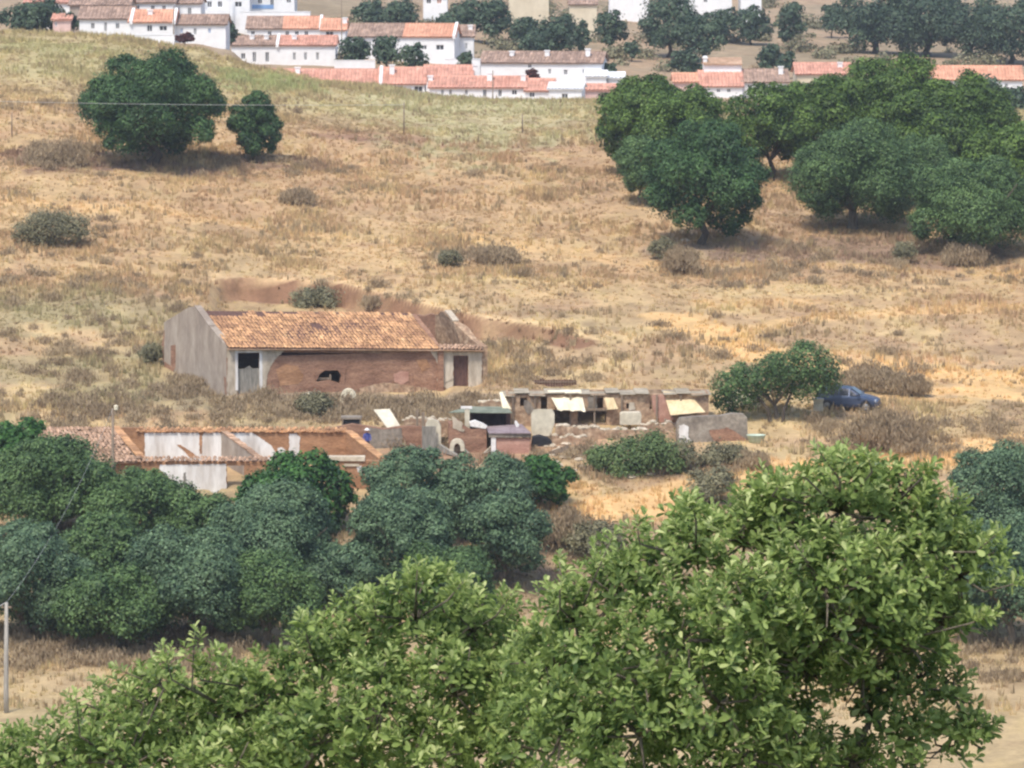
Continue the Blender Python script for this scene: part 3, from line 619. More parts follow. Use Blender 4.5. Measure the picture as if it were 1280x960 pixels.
mb = MB(); FF.pbox(mb, 408, 456, 571, 576.5, -.12, .55); FF.pbox(mb, 430, 449, 580, 583, -.1, 0); x_ = mb.build('coping', M['stone_light'], T); x_['label'] = 'pale ledge on top of the brown wall'
def sidewall(a0, a1, mat, cop, w=.32):
    mb = MB(); P, Q = at(*a0), at(*a1); mb.prism([P, Q, (Q[0], Q[1], Q[2] - 3.2), (P[0], P[1], P[2] - 4)], (w, 0, 0)); mb.build('wall', M[mat], T)
    mb = MB(); n = 14
    for k in range(n):
        p = Vector(P).lerp(Vector(Q), k / n); q = Vector(P).lerp(Vector(Q), (k + .9) / n); h = random.uniform(.06, .12)
        mb.prism([p + Vector((-.05, 0, 0)), p + Vector((-.05, 0, h)), q + Vector((-.05, 0, h)), q + Vector((-.05, 0, 0))], (w + .1, 0, 0))
    mb.build('coping', M[cop], T)
sidewall((276, 539, D0), (327, 577, D1 + .45), 'plaster_grey', 'tile_dull'); sidewall((431, 539, D0), (474, 574, D1 + .45), 'adobe_orange', 'tile_old', .4); sidewall((140, 534, D0), (173, 573, D1 + .45), 'plaster', 'tile_old', .4)
A, B, C_, D_ = at(20, 581, D1 - .3), at(172, 577, D1 - .3), at(142, 535, D0), at(10, 535, D0)
tiles(MB(), A, B, C_, D_, .25, .42, lambda s, t: vn(s * 90, t * 14, 1, 5) < .93, .05, .07).build('roof_tiles', M['tile_dull'], T)
mb = MB(); slab(mb, A, B, C_, D_, .1); mb.build('roof', M['tile_dull'], T)
mb = MB(); mb.prism([at(10, 535, D0 + .1), at(175, 535, D0 + .1), at(175, 640, D0 + .1), at(10, 640, D0 + .1)], (0, .4, 0)); mb.build('wall', M['adobe_orange'], T); mb = MB(); FF.box(mb, u9(20), u9(120), 0, .45, zb_, ztf); mb.build('wall', M['adobe_orange'], T)

# ------------------------------------------------------------------ farmyard
G = lambda px, D: hz(at(px, 500, D)[0], D)
# long low shed with sheet roof
FS = Fac(625, 492, 254.5, 1.5); L = lambda p, r=510: FS.uz(p, r)[0]
T = thing('long_low_shed', 'long low patched adobe shed with a thin dusty sheet roof, right of the farmhouse', 'shed', (FS.O[0], 254.5, G(625, 254.5)))
zr = FS.uz(700, 493)[1]; zb2 = FS.uz(700, 560)[1] - .6
ops = [op(FS, 650, 659, 497, 508), op(FS, 676, 684, 496, 512), op(FS, 688, 712, 512, 530), op(FS, 722, 758, 513, 530), op(FS, 746, 754, 497, 511), op(FS, 783, 786, 504, 511), op(FS, 812, 815, 498, 512)]
ops = [(a, b, c, min(d, zr - .05)) for a, b, c, d in ops]
mb = MB(); FS.wall(mb, L(633), L(886), zb2, zr, ops, 0, .3)
FS.box(mb, L(633), L(636), .3, 2.2, zb2, zr); FS.box(mb, L(883), L(886), .3, 2.2, zb2, zr); FS.box(mb, L(633), L(886), 2.2, 2.5, zb2, zr); mb.build('wall', M['rubble'], T)
mb = MB(); r_ = random.Random(4); xa = 627
while xa < 888:
    xb = min(xa + r_.uniform(14, 26), 889); dz = r_.uniform(-.12, .08); d0 = r_.uniform(-.35, -.1); ta = r_.uniform(-.04, .04)
    p = [FS.p(L(xa), d0, zr + .06 + dz), FS.p(L(xb), d0, zr + .06 + dz + ta), FS.p(L(xb), 2.6, zr + .02 + dz), FS.p(L(xa), 2.6, zr + .02 + dz)]
    if not (742 < xa < 752 or 800 < xa < 812): slab(mb, *p, .035)
    xa = xb + r_.uniform(-1, .4)
mb.build('roof', M['metalroof'], T)
mb = MB()
for px in (640, 668, 712, 742, 776, 820, 850): mb = MB(); FS.pbox(mb, px, px + 2, 493.5, 530, -.2, -.1); mb.build('post', M['wood'], T)
mb = MB(); FS.pbox(mb, 712, 762, 511, 513.5, -.25, -.1); mb.build('beam', M['wood'], T)
mb = MB(); FS.ppoly(mb, [(735, 496), (746, 496), (746, 511), (735, 511)], -.05, -.002); mb.build('plaster', M['greywall'], T); mb = MB(); FS.ppoly(mb, [(655, 500), (662, 502), (668, 512), (660, 518), (655, 510)], -.05, -.002); mb.build('plaster', M['greywall'], T)
mb = MB(); FS.ppoly(mb, [(815, 494), (829, 493), (838, 512), (842, 525), (825, 528), (816, 512)], -.06, -.002); x_ = mb.build('plaster', M['pinkboard'], T); x_['label'] = 'pinkish rendered stretch of wall'
mb = MB(); FS.ppoly(mb, [(786, 503), (793, 503), (794, 512), (786, 513)], -.06, -.002); mb.build('plaster', M['plaster'], T)

def sheet(name, label, cat, pts, mat, th=.03, folds=0, group=None, thick=(0, .03, -.02)):
    "pts: four (px,row,D) corners tl,tr,br,bl of a hanging or leaning sheet"
    P = [Vector(at(*p)) for p in pts]; n, m = 16, 6; vs = []; fs = []
    nr = (P[1] - P[0]).cross(P[3] - P[0]).normalized(); nr = -nr if nr.y > 0 else nr
    for j in range(m + 1):
        for i in range(n + 1):
            s, t = i / n, j / m; p = P[0].lerp(P[1], s).lerp(P[3].lerp(P[2], s), t)
            p += nr * (folds * (math.sin(s * 15 + t * 3) + .5 * math.sin(s * 31 + 1)) * (.3 + t)); vs.append(p)
    k = len(vs); vs += [v - nr * th for v in vs]; w = n + 1
    for j in range(m):
        for i in range(n): a = j * w + i; fs += [(a, a + 1, a + w + 1, a + w), (k + a + w, k + a + w + 1, k + a + 1, k + a)]
    ed = [j * w for j in range(m + 1)] + [m * w + i for i in range(1, w)] + [j * w + n for j in range(m - 1, -1, -1)] + [i for i in range(n - 1, 0, -1)]
    fs += [(ed[i], ed[(i + 1) % len(ed)], ed[(i + 1) % len(ed)] + k, ed[i] + k) for i in range(len(ed))]
    o = mesh_obj(name, vs, fs, M[mat], loc=tuple(P[3])); return tag(o, label, cat, group)
sheet('tarp', 'cream folded tarp hanging over the middle of the shed roof', 'tarp', [(684, 488, 255.2), (726, 487, 255.2), (732, 514, 253.6), (697, 512.5, 253.6)], 'tarp_cream', .02, .035)
sheet('tarp', 'taut tan tarp with a centre seam sloping off the right end of the shed roof', 'tarp', [(829, 489, 255.6), (861, 491.5, 255.6), (882, 515, 253.2), (838, 519, 253.2)], 'tarp', .02, .006)
sheet('cloth', 'small tan cloth draped on the shed front between the two big tarps', 'cloth', [(755, 497, 254.2), (767, 497, 254.2), (773, 511, 253.9), (759, 512, 253.9)], 'tarp', .02, .015)
sheet('plank', 'cream board leaning on a mud wall behind the pens, left of the sheds', 'board', [(467, 512, 252.6), (487, 511, 252.6), (502, 535, 250.6), (485, 536, 250.6)], 'cream', .05, 0)
sheet('plastic_sheet', 'yellowish strip of plastic sheet at the left end of the long shed roof', 'sheet', [(624, 490, 254.2), (628, 490, 254.2), (639, 511, 253), (628, 511, 253)], 'tarp_cream', .02, .02)
# upright rounded board
FQ = Fac(664, 545, 252.2, -8)
def rounded(f, pts, d0, d1): mb = MB(); f.ppoly(mb, pts, d0, d1); return mb
o = rounded(FQ, [(664, 516), (667, 512.5), (672, 511.5), (690, 512), (693, 517), (693, 530), (688, 545), (666, 545), (664, 538)], 0, .12).build('mattress', M['cream'], None, loc=at(676, 545, 252.2))
tag(o, 'old cream mattress standing upright against the shed', 'mattress')
# white washed tank in front of shed
FQ = Fac(775, 530, 253.2, 0); o = rounded(FQ, [(775, 518), (778, 516.5), (800, 516), (802, 519), (801, 531), (775, 531)], 0, .9).build('water_tank', M['cream'], None, loc=at(788, 531, 253.2)); tag(o, 'pale cement water tank in front of the long shed', 'tank')
# rubble wall in front
T = thing('stone_wall', 'crumbling rubble wall topped with pale stones in front of the long shed', 'wall', (at(760, 555, 251.6)[0], 251.6, G(760, 251.6)))
FW = Fac(690, 545, 251.6, 0); mb = MB()
top = [(694, 536), (702, 532), (716, 534), (728, 536), (742, 534), (756, 538), (772, 537), (786, 538), (800, 537), (815, 539), (830, 538), (842, 541), (850, 545)]
FW.ppoly(mb, top + [(850, 575), (694, 575)], 0, .5); mb.build('wall', M['rubble'], T)
def stone(mb, c, s, r):
    vs = []; fs = []; n = 7
    for j in range(4):
        for k in range(n): a = 2 * math.pi * k / n; q = [.75, 1, .8, .3][j] * r.uniform(.8, 1.2); vs.append((c[0] + math.cos(a) * s[0] * q, c[1] + math.sin(a) * s[1] * q, c[2] + [0, .4, .8, 1][j] * s[2] * r.uniform(.9, 1.1)))
    for j in range(3):
        for k in range(n): fs.append((j * n + k, j * n + (k + 1) % n, (j + 1) * n + (k + 1) % n, (j + 1) * n + k))
    fs.append(tuple(range(3 * n, 4 * n))); mb.add(vs, fs)
r_ = random.Random(9)
mb = MB()
for i in range(40):
    px = r_.uniform(695, 830) if i > 18 else r_.uniform(696, 760); row = np.interp(px, [a for a, _ in top], [b for _, b in top]); c = at(px, row + .6, 251.8)
    stone(mb, c, (r_.uniform(.15, .32), r_.uniform(.15, .28), r_.uniform(.12, .24)), r_)
mb.build('capstones', M['stone_light'], T)
# loose stones
protos = []
for k in range(5): mb = MB(); stone(mb, (0, 0, -.05), (.28, .24, .24), r_); protos.append(mb)
P_ = [mesh_obj('stone', m.v, m.f, M['stone_light'], loc=(0, 0, 0)).data for m in protos]
for o in [o for o in COL.objects if o.name.startswith('stone') and o.type == 'MESH' and o.data in P_]: bpy.data.objects.remove(o)
for i in range(46):
    px, row = (r_.gauss(700, 24), r_.gauss(566, 10)) if i < 30 else (r_.uniform(640, 830), r_.uniform(560, 600)); g = hit(px, row)
    o = bpy.data.objects.new('stone', P_[i % 5]); COL.objects.link(o); k = r_.uniform(.4, 1.25); o.location = g; o.scale = (k, k, k * r_.uniform(.6, 1)); o.rotation_euler[2] = r_.uniform(0, 6)
    tag(o, 'loose pale stone lying on the rubbly ground below the sheds', 'stone', 'loose stones below the sheds')
for px, row, k, lab in ((740, 564, 1.9, 'large cream boulder below the rubble wall'), (785, 597, 1.0, 'round white stone on bare ground below the green weeds'), (812, 596, 1.2, 'flat pale stone right of the round white stone'), (856, 303, 1.6, 'pale boulder on the slope under the round evergreen oak')):
    g = hit(px, row); o = bpy.data.objects.new('stone', P_[2]); COL.objects.link(o); o.location = g; o.scale = (k, k, k * .8); tag(o, lab, 'stone')
def ragwall(label, x0, x1, r0, r1, D, mat='rubble', th=.4, seed=1):
    q = random.Random(seed); f = Fac(x0, r1, D, 0); pts = []; p_ = x0
    while p_ < x1: pts.append((p_, r0 + q.uniform(-2.5, 2.5))); p_ += q.uniform(2.5, 6)
    pts.append((x1, r0 + q.uniform(0, 4))); T_ = thing('broken_wall', label, 'wall', at(x0, r1, D)); mb = MB(); f.ppoly(mb, pts + [(x1 + 1, r1 + 6), (x0 - 1, r1 + 6)], 0, th); mb.build('wall', M[mat], T_)
    if x1 - x0 < 35: return
    mb = MB()
    for k in range(int((x1 - x0) / 1.6)): px = q.uniform(x0, x1); stone(mb, at(px, np.interp(px, [a for a, _ in pts], [b for _, b in pts]) + .5, D + .2), (q.uniform(.1, .25), .2, q.uniform(.08, .2)), q)
    mb.build('capstones', M['stone_light'], T_)
ragwall('stub of tan rubble wall between hutch and mattress', 642, 664, 549, 566, 250.0, seed=3)
ragwall('low tan rubble wall running right of the mattress', 690, 735, 546, 560, 250.9, seed=4)
ragwall('broken tan wall in front of the taut tan tarp', 800, 842, 530, 548, 252.4, seed=5)
ragwall('low broken wall behind the pens, left of the white post', 505, 562, 524, 540, 251.5, seed=6)
ragwall('crumbled end of wall left of the long shed, under the plastic strip', 600, 640, 503, 512, 254.8, seed=7)
ragwall('short tumbled wall on the rubble bank in the middle', 700, 730, 560, 568, 249.6, seed=8)
for k in range(14):
    px, row = r_.uniform(500, 860), r_.uniform(536, 572); g = hit(px, row); a_ = r_.uniform(0, 3.1); q_ = r_.uniform(.5, 1.1); dx, dy = math.cos(a_) * q_, math.sin(a_) * q_; mb = MB()
    mb.prism([(g[0] - dx, g[1] - dy, g[2] + .02), (g[0] + dx, g[1] + dy, g[2] + r_.uniform(.05, .6)), (g[0] + dx, g[1] + dy, g[2] + .66), (g[0] - dx, g[1] - dy, g[2] + .08)][:3] , (dy * .15, -dx * .15, .04))
    o = mb.build('plank', M[r_.choice(['wood', 'doorgrey', 'cream', 'metalroof'])], None, loc=g); tag(o, 'weathered broken board lying in the rubble of the yard', 'board', 'broken boards in the yard')
# grey weathered low wall / trough
FQ = Fac(842, 545, 251.0, 4); T = thing('weathered_wall', 'grey weathered block wall with flaking pale plaster, right end of the farmyard', 'wall', at(842, 550, 251.0))
mb = MB(); FQ.ppoly(mb, [(846, 530), (850, 523), (868, 521), (900, 520), (915, 517), (930, 518), (934, 522), (935, 552), (920, 556), (846, 560)], 0, .6); mb.build('wall', M['greywall'], T)
mb = MB(); FQ.ppoly(mb, [(849, 532), (855, 530), (861, 534), (860, 546), (866, 552), (849, 556)], -.04, -.002); mb.build('plaster', M['white'], T)
mb = MB(); FQ.ppoly(mb, [(886, 538), (905, 536), (908, 534), (920, 540), (932, 548), (932, 556), (895, 556)], -.05, -.002); mb.build('exposed_masonry', M['adobe'], T)
# tub
def lathe(mb, c, prof, n=20, sx=1, sy=1):
    vs = []; fs = []
    for r0, z in prof:
        for k in range(n): a = 2 * math.pi * k / n; vs.append((c[0] + math.cos(a) * r0 * sx, c[1] + math.sin(a) * r0 * sy, c[2] + z))
    for j in range(len(prof) - 1):
        for k in range(n): fs.append((j * n + k, j * n + (k + 1) % n, (j + 1) * n + (k + 1) % n, (j + 1) * n + k))
    return mb.add(vs, fs)
g = hit(945, 554); mb = MB(); lathe(mb, g, [(.01, 0), (.42, 0), (.6, .48), (.64, .5), (.6, .52), (.56, .46), (.4, .08), (.01, .08)], 20, 1.0, .6)
o = mb.build('basin', M['tub'], None, loc=g, smooth=True); tag(o, 'pale green oval plastic basin at the end of the grey wall', 'basin')
# straw heap
g = hit(935, 520); lob = [(np.array([g[0] + dx, g[1] + 2, g[2] + .5 + dz]), np.array([.55, .5, .45])) for dx, dz in ((-.7, .1), (0, .15), (.6, .05), (.2, .4), (-.4, .4))]
v, f, t = leaf_cloud(lob, .22, .06, 2.5, 5, .12, .3); o = mesh_obj('straw_heap', v, f, M['tarp_cream'], loc=g); tag(o, 'heap of pale straw under the left side of the big olive', 'straw heap', kind='stuff')
# netting fence
T = thing('plank_fence', 'dark low plank screen on the slope behind the long shed', 'fence', hit(695, 484)); FQ = Fac(668, 484, hit(695, 484)[1], 0); mb = MB(); r2 = random.Random(2)
for k in range(16): a = 668 + k * 3.3; FQ.pbox(mb, a, a + 3.0, 474.5 + r2.uniform(-.6, .8), 485, 0, .05, .3)
mb.build('board', M['door'], T); mb = MB(); FQ.pbox(mb, 667, 721, 477, 478, -.05, 0); mb.build('rail', M['wood'], T)
# dark shelter
FQ = Fac(588, 533, 251.6, 2); T = thing('open_shelter', 'dark open-fronted shelter under a green-grey sheet roof in the middle of the yard', 'shed', at(588, 540, 251.6)); mb = MB()
FQ.pbox(mb, 586, 590, 516, 540, 0, 2.2, .6); FQ.pbox(mb, 633, 638, 516, 540, 0, 2.2, .6); FQ.pbox(mb, 586, 638, 514, 540, 2.2, 2.4, .6); mb.build('wall', M['door'], T)
mb = MB(); slab(mb, at(561, 515, 250.9), at(640, 515.5, 250.9), at(634, 508, 253.9), at(585, 508, 253.9), .06); mb.build('roof', M['greenroof'], T)
# T post
FQ = Fac(582, 528, 250.4, 0); T = thing('gate_post', 'white post with a short crossbar in front of the dark shelter', 'post', at(582, 536, 250.4)); mb = MB(); FQ.pbox(mb, 581, 587, 510.5, 540, 0, .2, .2); mb.build('post', M['cream'], T); mb = MB(); FQ.pbox(mb, 576, 590, 508.5, 511, -.05, .25); mb.build('crossbar', M['whitepaint'], T)
# pen
FQ = Fac(562, 562, 249.6, 3); T = thing('animal_pen', 'red adobe pen with a broken sloping top and white capping, right of the grey sheet', 'pen', at(562, 570, 249.6)); mb = MB()
FQ.ppoly(mb, [(561, 536), (565, 527), (572, 524), (580, 532), (588, 537), (597, 536), (608, 533), (609, 580), (561, 580)], 0, .35); FQ.pbox(mb, 561, 565, 530, 580, .35, 2.5); FQ.pbox(mb, 603, 608, 533, 580, .35, 2.5); mb.build('wall', M['adobe'], T)
mb = MB(); FQ.ppoly(mb, [(587, 528), (594, 526), (604, 530), (609, 533), (607, 536), (588, 533)], -.05, .5); mb.build('capping', M['whitepaint'], T)
mb = MB(); FQ.ppoly(mb, [(565, 520), (570, 523), (578, 529), (578, 540), (566, 535)], -.04, -.002); FQ.ppoly(mb, [(575, 535), (581, 537), (580, 540), (575, 539)], -.06, -.002); mb.build('plaster', M['plaster'], T)
# hutch
FQ = Fac(612, 572, 249.2, 2); T = thing('animal_hutch', 'pink boarded hutch with a white corner post and faded purple sheet roof', 'hutch', at(612, 575, 249.2)); mb = MB()
FQ.pbox(mb, 620, 662, 547.5, 575, 0, .06, .3); mb.build('front_board', M['pinkboard'], T); mb = MB(); FQ.pbox(mb, 662, 664, 543, 575, -.02, 1.6, .3); FQ.pbox(mb, 614, 620, 548, 575, .08, 1.6, .3); mb.build('side_wall', M['adobe'], T)
mb = MB(); FQ.pbox(mb, 614, 619.8, 543, 574, -.1, .08, .3); mb.build('post', M['whitepaint'], T); mb = MB(); FQ.pbox(mb, 611, 664, 541, 546.8, -.15, .1); mb.build('lintel', M['greywall'], T)
mb = MB(); slab(mb, at(611, 541, 249.0), at(664, 541, 249.0), at(652, 530, 251.4), at(606, 533, 251.4), .06); mb.build('roof', M['purple'], T)
FQ = Fac(645, 533, 250.6, 0); mb = MB(); FQ.ppoly(mb, [(643, 527), (645.5, 526), (649, 531), (648, 534), (645, 534)], 0, .15); o = mb.build('plastic_jug', M['whitepaint'], None, loc=at(646, 534, 250.6)); tag(o, 'small white plastic jug on the hutch roof', 'jug')
# black block standing in for the shaded hole under the mattress
FQ = Fac(664, 562, 250.5, 0); mb = MB(); FQ.ppoly(mb, [(664, 560), (665, 547), (674, 545), (684, 548), (690, 553), (684, 559)], 0, .8); o = mb.build('dark_hole_fill', M['black'], None, loc=at(672, 562, 250.5)); tag(o, 'black block standing in for the dark hole between hutch and mattress', 'sack')
# left walls of the yard
FQ = Fac(440, 560, 250.4, 0); T = thing('mud_wall', 'worn brown mud wall behind the yard, between the lower ruin and the grey sheet', 'wall', at(470, 566, 250.4)); mb = MB()
FQ.ppoly(mb, [(420, 534), (440, 530), (462, 533), (480, 536), (500, 533), (527, 533), (530, 580), (420, 580)], 0, .4); mb.build('wall', M['adobe'], T)
mb = MB(); FQ.ppoly(mb, [(462, 534), (478, 537), (502, 535), (503, 556), (480, 562), (462, 560)], -.04, -.002); mb.build('plaster', M['greywall'], T)
mb = MB(); FQ.pbox(mb, 520, 523, 512, 540, .1, .22); mb.build('stake', M['wood'], T); mb = MB(); FQ.pbox(mb, 527, 531, 516, 540, .1, .22); mb.build('stake', M['wood'], T)
FQ = Fac(528, 562, 249.4, 0); T = thing('grey_door_panel', 'grey corrugated door sheet leaning on the yard wall', 'panel', at(536, 562, 249.4)); mb = MB()
for k in range(8): FQ.pbox(mb, 527.5 + k * 2.2, 529.6 + k * 2.2, 533, 561.5, .03 * (k % 2), .07 + .03 * (k % 2))
mb.build('sheet', M['doorgrey'], T)
FQ = Fac(540, 562, 249.75, 0); mb = MB(); FQ.ppoly(mb, [(532, 530), (535, 525), (541, 524), (548, 527), (551, 533), (551.5, 562), (534, 562)], 0, .5); o = mb.build('fridge_shell', M['cream'], None, loc=at(540, 562, 249.7)); tag(o, 'dull cream rounded cabinet standing behind the grey sheet', 'cabinet')
# arched white cover
def arch(name, label, cat, px0, px1, top, bot, D, mat, depth=.8, th=.06):
    mb = MB(); n = 12; a = at(px0, bot, D); b = at(px1, bot, D); t = at((px0 + px1) / 2, top, D); hh = t[2] - a[2]; w = (b[0] - a[0]) / 2; cx = (a[0] + b[0]) / 2
    o_ = [(cx - math.cos(math.pi * k / n) * w, D, a[2] + hh * math.sin(math.pi * k / n) ** .6) for k in range(n + 1)]
    i_ = [(cx - math.cos(math.pi * k / n) * (w - th), D, a[2] + (hh - th) * math.sin(math.pi * k / n) ** .6) for k in range(n, -1, -1)]
    for k in range(n): mb.prism([o_[k], o_[k + 1], i_[n - k - 1], i_[n - k]], (0, depth, 0))
    return tag(mb.build(name, M[mat], None, loc=(cx, D, a[2])), label, cat)
arch('arched_cover', 'small white arched cover among the pens, its underside dark', 'cover', 562, 581, 549, 564, 249.0, 'cream', .5, .27)
arch('arched_cover', 'cream arched cover in front of the farmhouse wall', 'cover', 425, 446, 486, 506, 260.2, 'tarp_cream', .4, .34)
g = hit(386, 497); mb = MB(); stone(mb, g, (.33, .25, .36), r_); o = mb.build('sack', M['cream'], None, loc=g, smooth=True); tag(o, 'small cream sack on the ground in front of the farmhouse', 'sack')
FQ = Fac(424, 531, 250.9, 0); T = thing('roofed_opening', 'low dark opening under a pale roof between farmhouse and lower ruin', 'opening', at(438, 533, 250.9)); mb = MB(); FQ.pbox(mb, 426, 452, 521.5, 524, 0, .9); mb.build('top', M['greywall'], T)
for a in (427, 449.5):
    for d0 in (.02, .8): mb = MB(); FQ.pbox(mb, a, a + 2, 524, 534, d0, d0 + .08, .2); mb.build('leg', M['wood'], T)
g = (at(440, 530, 251.0)); mb = MB(); FQ.pbox(mb, 429, 449, 526, 533, .1, .75, .2); o = mb.build('shade_block', M['black'], None, loc=at(440, 533, 250.9)); tag(o, 'black block standing in for the shade under the low pale roof', 'shade_block')  # black block stands in for shade in the opening under the pale roof

# ------------------------------------------------------------------ poles, posts, wires
def pole(px, top, row, label, r=.11, arm=False, name='utility_pole', mat='polewood', D=None, group=None):
    if D is None: g = hit(px, row)
    else: x = at(px, row, D)[0]; g = (x, D, hz(x, D))
    t = at(px, top, g[1]); T = thing(name, label, name.split('_')[-1] if name != 'utility_pole' else 'pole', g, group); mb = MB(); mb.tube([(g[0], g[1], g[2] - .3), (g[0], g[1], g[2] + 1), (t[0], g[1], t[2])], [r * 1.15, r * 1.1, r * .8], 8); mb.build('shaft', M[mat], T, smooth=True)
    return T, t
T1, t1 = pole(8, 753, 893, 'pale wooden utility pole at the left edge in front of the olives', .115)
mb = MB(); mb.tube([(t1[0] - .25, t1[1], t1[2] - .25), (t1[0] + .25, t1[1], t1[2] - .25)], .05, 6); mb.build('crossarm', M['wood'], T1)
T2, t2 = pole(141, 510, 590, 'thin grey pole with a pale box at its top beside the lower ruin', .09, D=240.2, mat='wood')
mb = MB(); mb.tube([(t2[0] + .04, t2[1] - .05, t2[2] - .35), (t2[0] + .2, t2[1] - .05, t2[2] - .35), (t2[0] + .2, t2[1] - .05, t2[2] + .05)], .03, 5); mb.add([], []); mb.build('bracket', M['wood'], T2)
mb = MB(); lathe(mb, (t2[0] + .2, t2[1] - .05, t2[2] - .1), [(.01, 0), (.12, 0), (.13, .25), (.01, .3)], 10); mb.build('box', M['tarp_cream'], T2)
def wire(a, b, sag, r, label):
    a, b = Vector(a), Vector(b); pts = [a.lerp(b, k / 24) - Vector((0, 0, sag * 4 * (k / 24) * (1 - k / 24))) for k in range(25)]
    mb = MB(); mb.tube(pts, r, 5); o = mb.build('power_cable', M['wire'], None, loc=tuple(a)); tag(o, label, 'cable')
wire((t1[0], t1[1], t1[2]), (t2[0], t2[1], t2[2]), .9, .006, 'thin cable running from the left edge pole up to the ruin pole')
wire(at(-220, 120, 300), at(505, 131, 318), .25, .014, 'pale cable crossing in front of the large dark oak, upper left')
wire((t1[0], t1[1], t1[2]), at(-260, 830, 190), .6, .018, 'thin cable leaving the left edge pole towards the left')
pole(505, 128, 168, 'thin leaning fence post below the terracotta terrace, left of three', .06, name='fence_post', mat='wood')
pole(653, 142, 168, 'thin grey fence post on the slope, middle of three', .06, name='fence_post', mat='wood')
pole(745, 158, 176, 'short fence post left of the carob grove', .06, name='fence_post', mat='wood')
pole(217, 8, 50, 'thin dark pole in front of the bright orange roof in the village', .07, mat='wood', D=465)
pole(616, 88, 126, 'thin pole in front of the long white terrace', .06, mat='wood', D=462)
pole(427, 0, 52, 'thin pole beside the white chimney wall in the village', .06, mat='wood', D=506)
pole(15, 140, 172, 'short grey fence post at the left edge of the slope', .05, name='fence_post', mat='wood')

# ------------------------------------------------------------------ car
def car(px, row, yaw):
    g = hit(px, row); a = R(yaw); c, s = math.cos(a), math.sin(a)
    def W(x, y, z): return (g[0] + x * c - y * s, g[1] + x * s + y * c, g[2] + z)
    T = thing('parked_car', 'blue-grey hatchback half hidden behind the olive tree, bonnet to the right', 'car', g)
    st = [(-2.0, .45, .75, .78, .80, .66), (-1.95, .3, .85, .82, 1.0, .68), (-1.7, .22, .92, .84, 1.38, .58), (-1.2, .2, .93, .85, 1.47, .6), (-.3, .2, .92, .85, 1.49, .6), (.2, .2, .91, .85, 1.42, .58),
          (.95, .2, .90, .84, .97, .68), (1.4, .2, .84, .83, .90, .66), (1.85, .24, .72, .78, .78, .60), (2.05, .32, .6, .68, .63, .52)]
    vs = []; fs = []
    for x, zb, zl, w, zr_, wr in st:
        sec = [(-w * .9, zb), (-w, zb + .18), (-w, zl - .12), (-w * .98, zl), (-wr, zr_ - .03), (-wr * .8, zr_), (wr * .8, zr_), (wr, zr_ - .03), (w * .98, zl), (w, zl - .12), (w, zb + .18), (w * .9, zb)]
        vs += [W(x, y, z) for y, z in sec]
    n = 12
    for i in range(len(st) - 1):
        for k in range(n): fs.append((i * n + k, i * n + (k + 1) % n, (i + 1) * n + (k + 1) % n, (i + 1) * n + k))
    fs += [tuple(range(n)), tuple(range((len(st) - 1) * n, len(st) * n))]
    MB().add(vs, fs).build('body', M['carpaint'], T, smooth=False)
    def side(pts, y0, y1, sgn):   # glass pane slightly proud of the cabin side
        return [W(x, sgn * (y0 + (y1 - y0) * (z - .9) / .5), z) for x, z in pts]
    for sgn in (-1, 1):
        off = (s * .02 * sgn, -c * .02 * sgn, 0); off = (-off[0], -off[1], 0)
        for pts in ([(.15, .96), (.15, 1.36), (-.45, 1.42), (-.45, .96)], [(-.53, .96), (-.53, 1.42), (-1.25, 1.40), (-1.4, .98)], [(.78, .96), (.22, 1.34), (.22, .96)], [(-1.48, 1.0), (-1.36, 1.36), (-1.66, 1.3), (-1.8, 1.05)]):
            MB().prism(side(pts, .845, .61, sgn), off).build('window', M['carglass'], T)
        x_ = MB().prism([W(.95, sgn * .86, .95), W(.72, sgn * .86, .95), W(.72, sgn * .86, 1.08), W(.92, sgn * .86, 1.06)], (W(0, sgn * .14, 0)[0] - g[0], W(0, sgn * .14, 0)[1] - g[1], 0)).build('mirror', M['carpaint'], T)
        MB().prism([W(1.86, sgn * .5, .72), W(1.80, sgn * .76, .72), W(1.90, sgn * .76, .58), W(2.0, sgn * .5, .58)], (c * .06, s * .06, 0)).build('headlight', M['carlight'], T)
        for wx in (-1.25, 1.3):
            def ring(prof, mat, nm, par):
                vs = []; fs = []; nn = 20
                for rr, y in prof:
                    for k in range(nn): q = 2 * math.pi * k / nn; vs.append(W(wx + rr * math.cos(q), sgn * y, .31 + rr * math.sin(q)))
                for j in range(len(prof) - 1):
                    for k in range(nn): fs.append((j * nn + k, j * nn + (k + 1) % nn, (j + 1) * nn + (k + 1) % nn, (j + 1) * nn + k))
                return MB().add(vs, fs).build(nm, M[mat], par)
            wh = ring([(.30, .62), (.31, .66), (.31, .84), (.29, .875), (.2, .875)], 'black', 'wheel', T); ring([(.2, .87), (.17, .86), (.05, .88), (.01, .88)], 'rim', 'rim', wh)
            ring([(.36, .853), (.36, .862), (.01, .862)], 'black', 'wheel_arch', T)
    MB().prism([W(.28, -.50, 1.395), W(.28, .50, 1.395), W(.90, .62, 1.00), W(.90, -.62, 1.00)], (c * .02, s * .02, .03)).build('windscreen', M['carglass'], T)
    MB().prism([W(1.93, -.4, .66), W(1.93, .4, .66), W(2.0, .4, .6), W(2.0, -.4, .6)], (c * .06, s * .06, 0)).build('grille', M['black'], T)
    MB().prism([W(2.02, -.62, .42), W(2.02, .62, .42), W(2.02, .6, .3), W(2.02, -.6, .3)], (c * .1, s * .1, 0)).build('bumper', M['carpaint'], T)
car(1060, 512, -14)
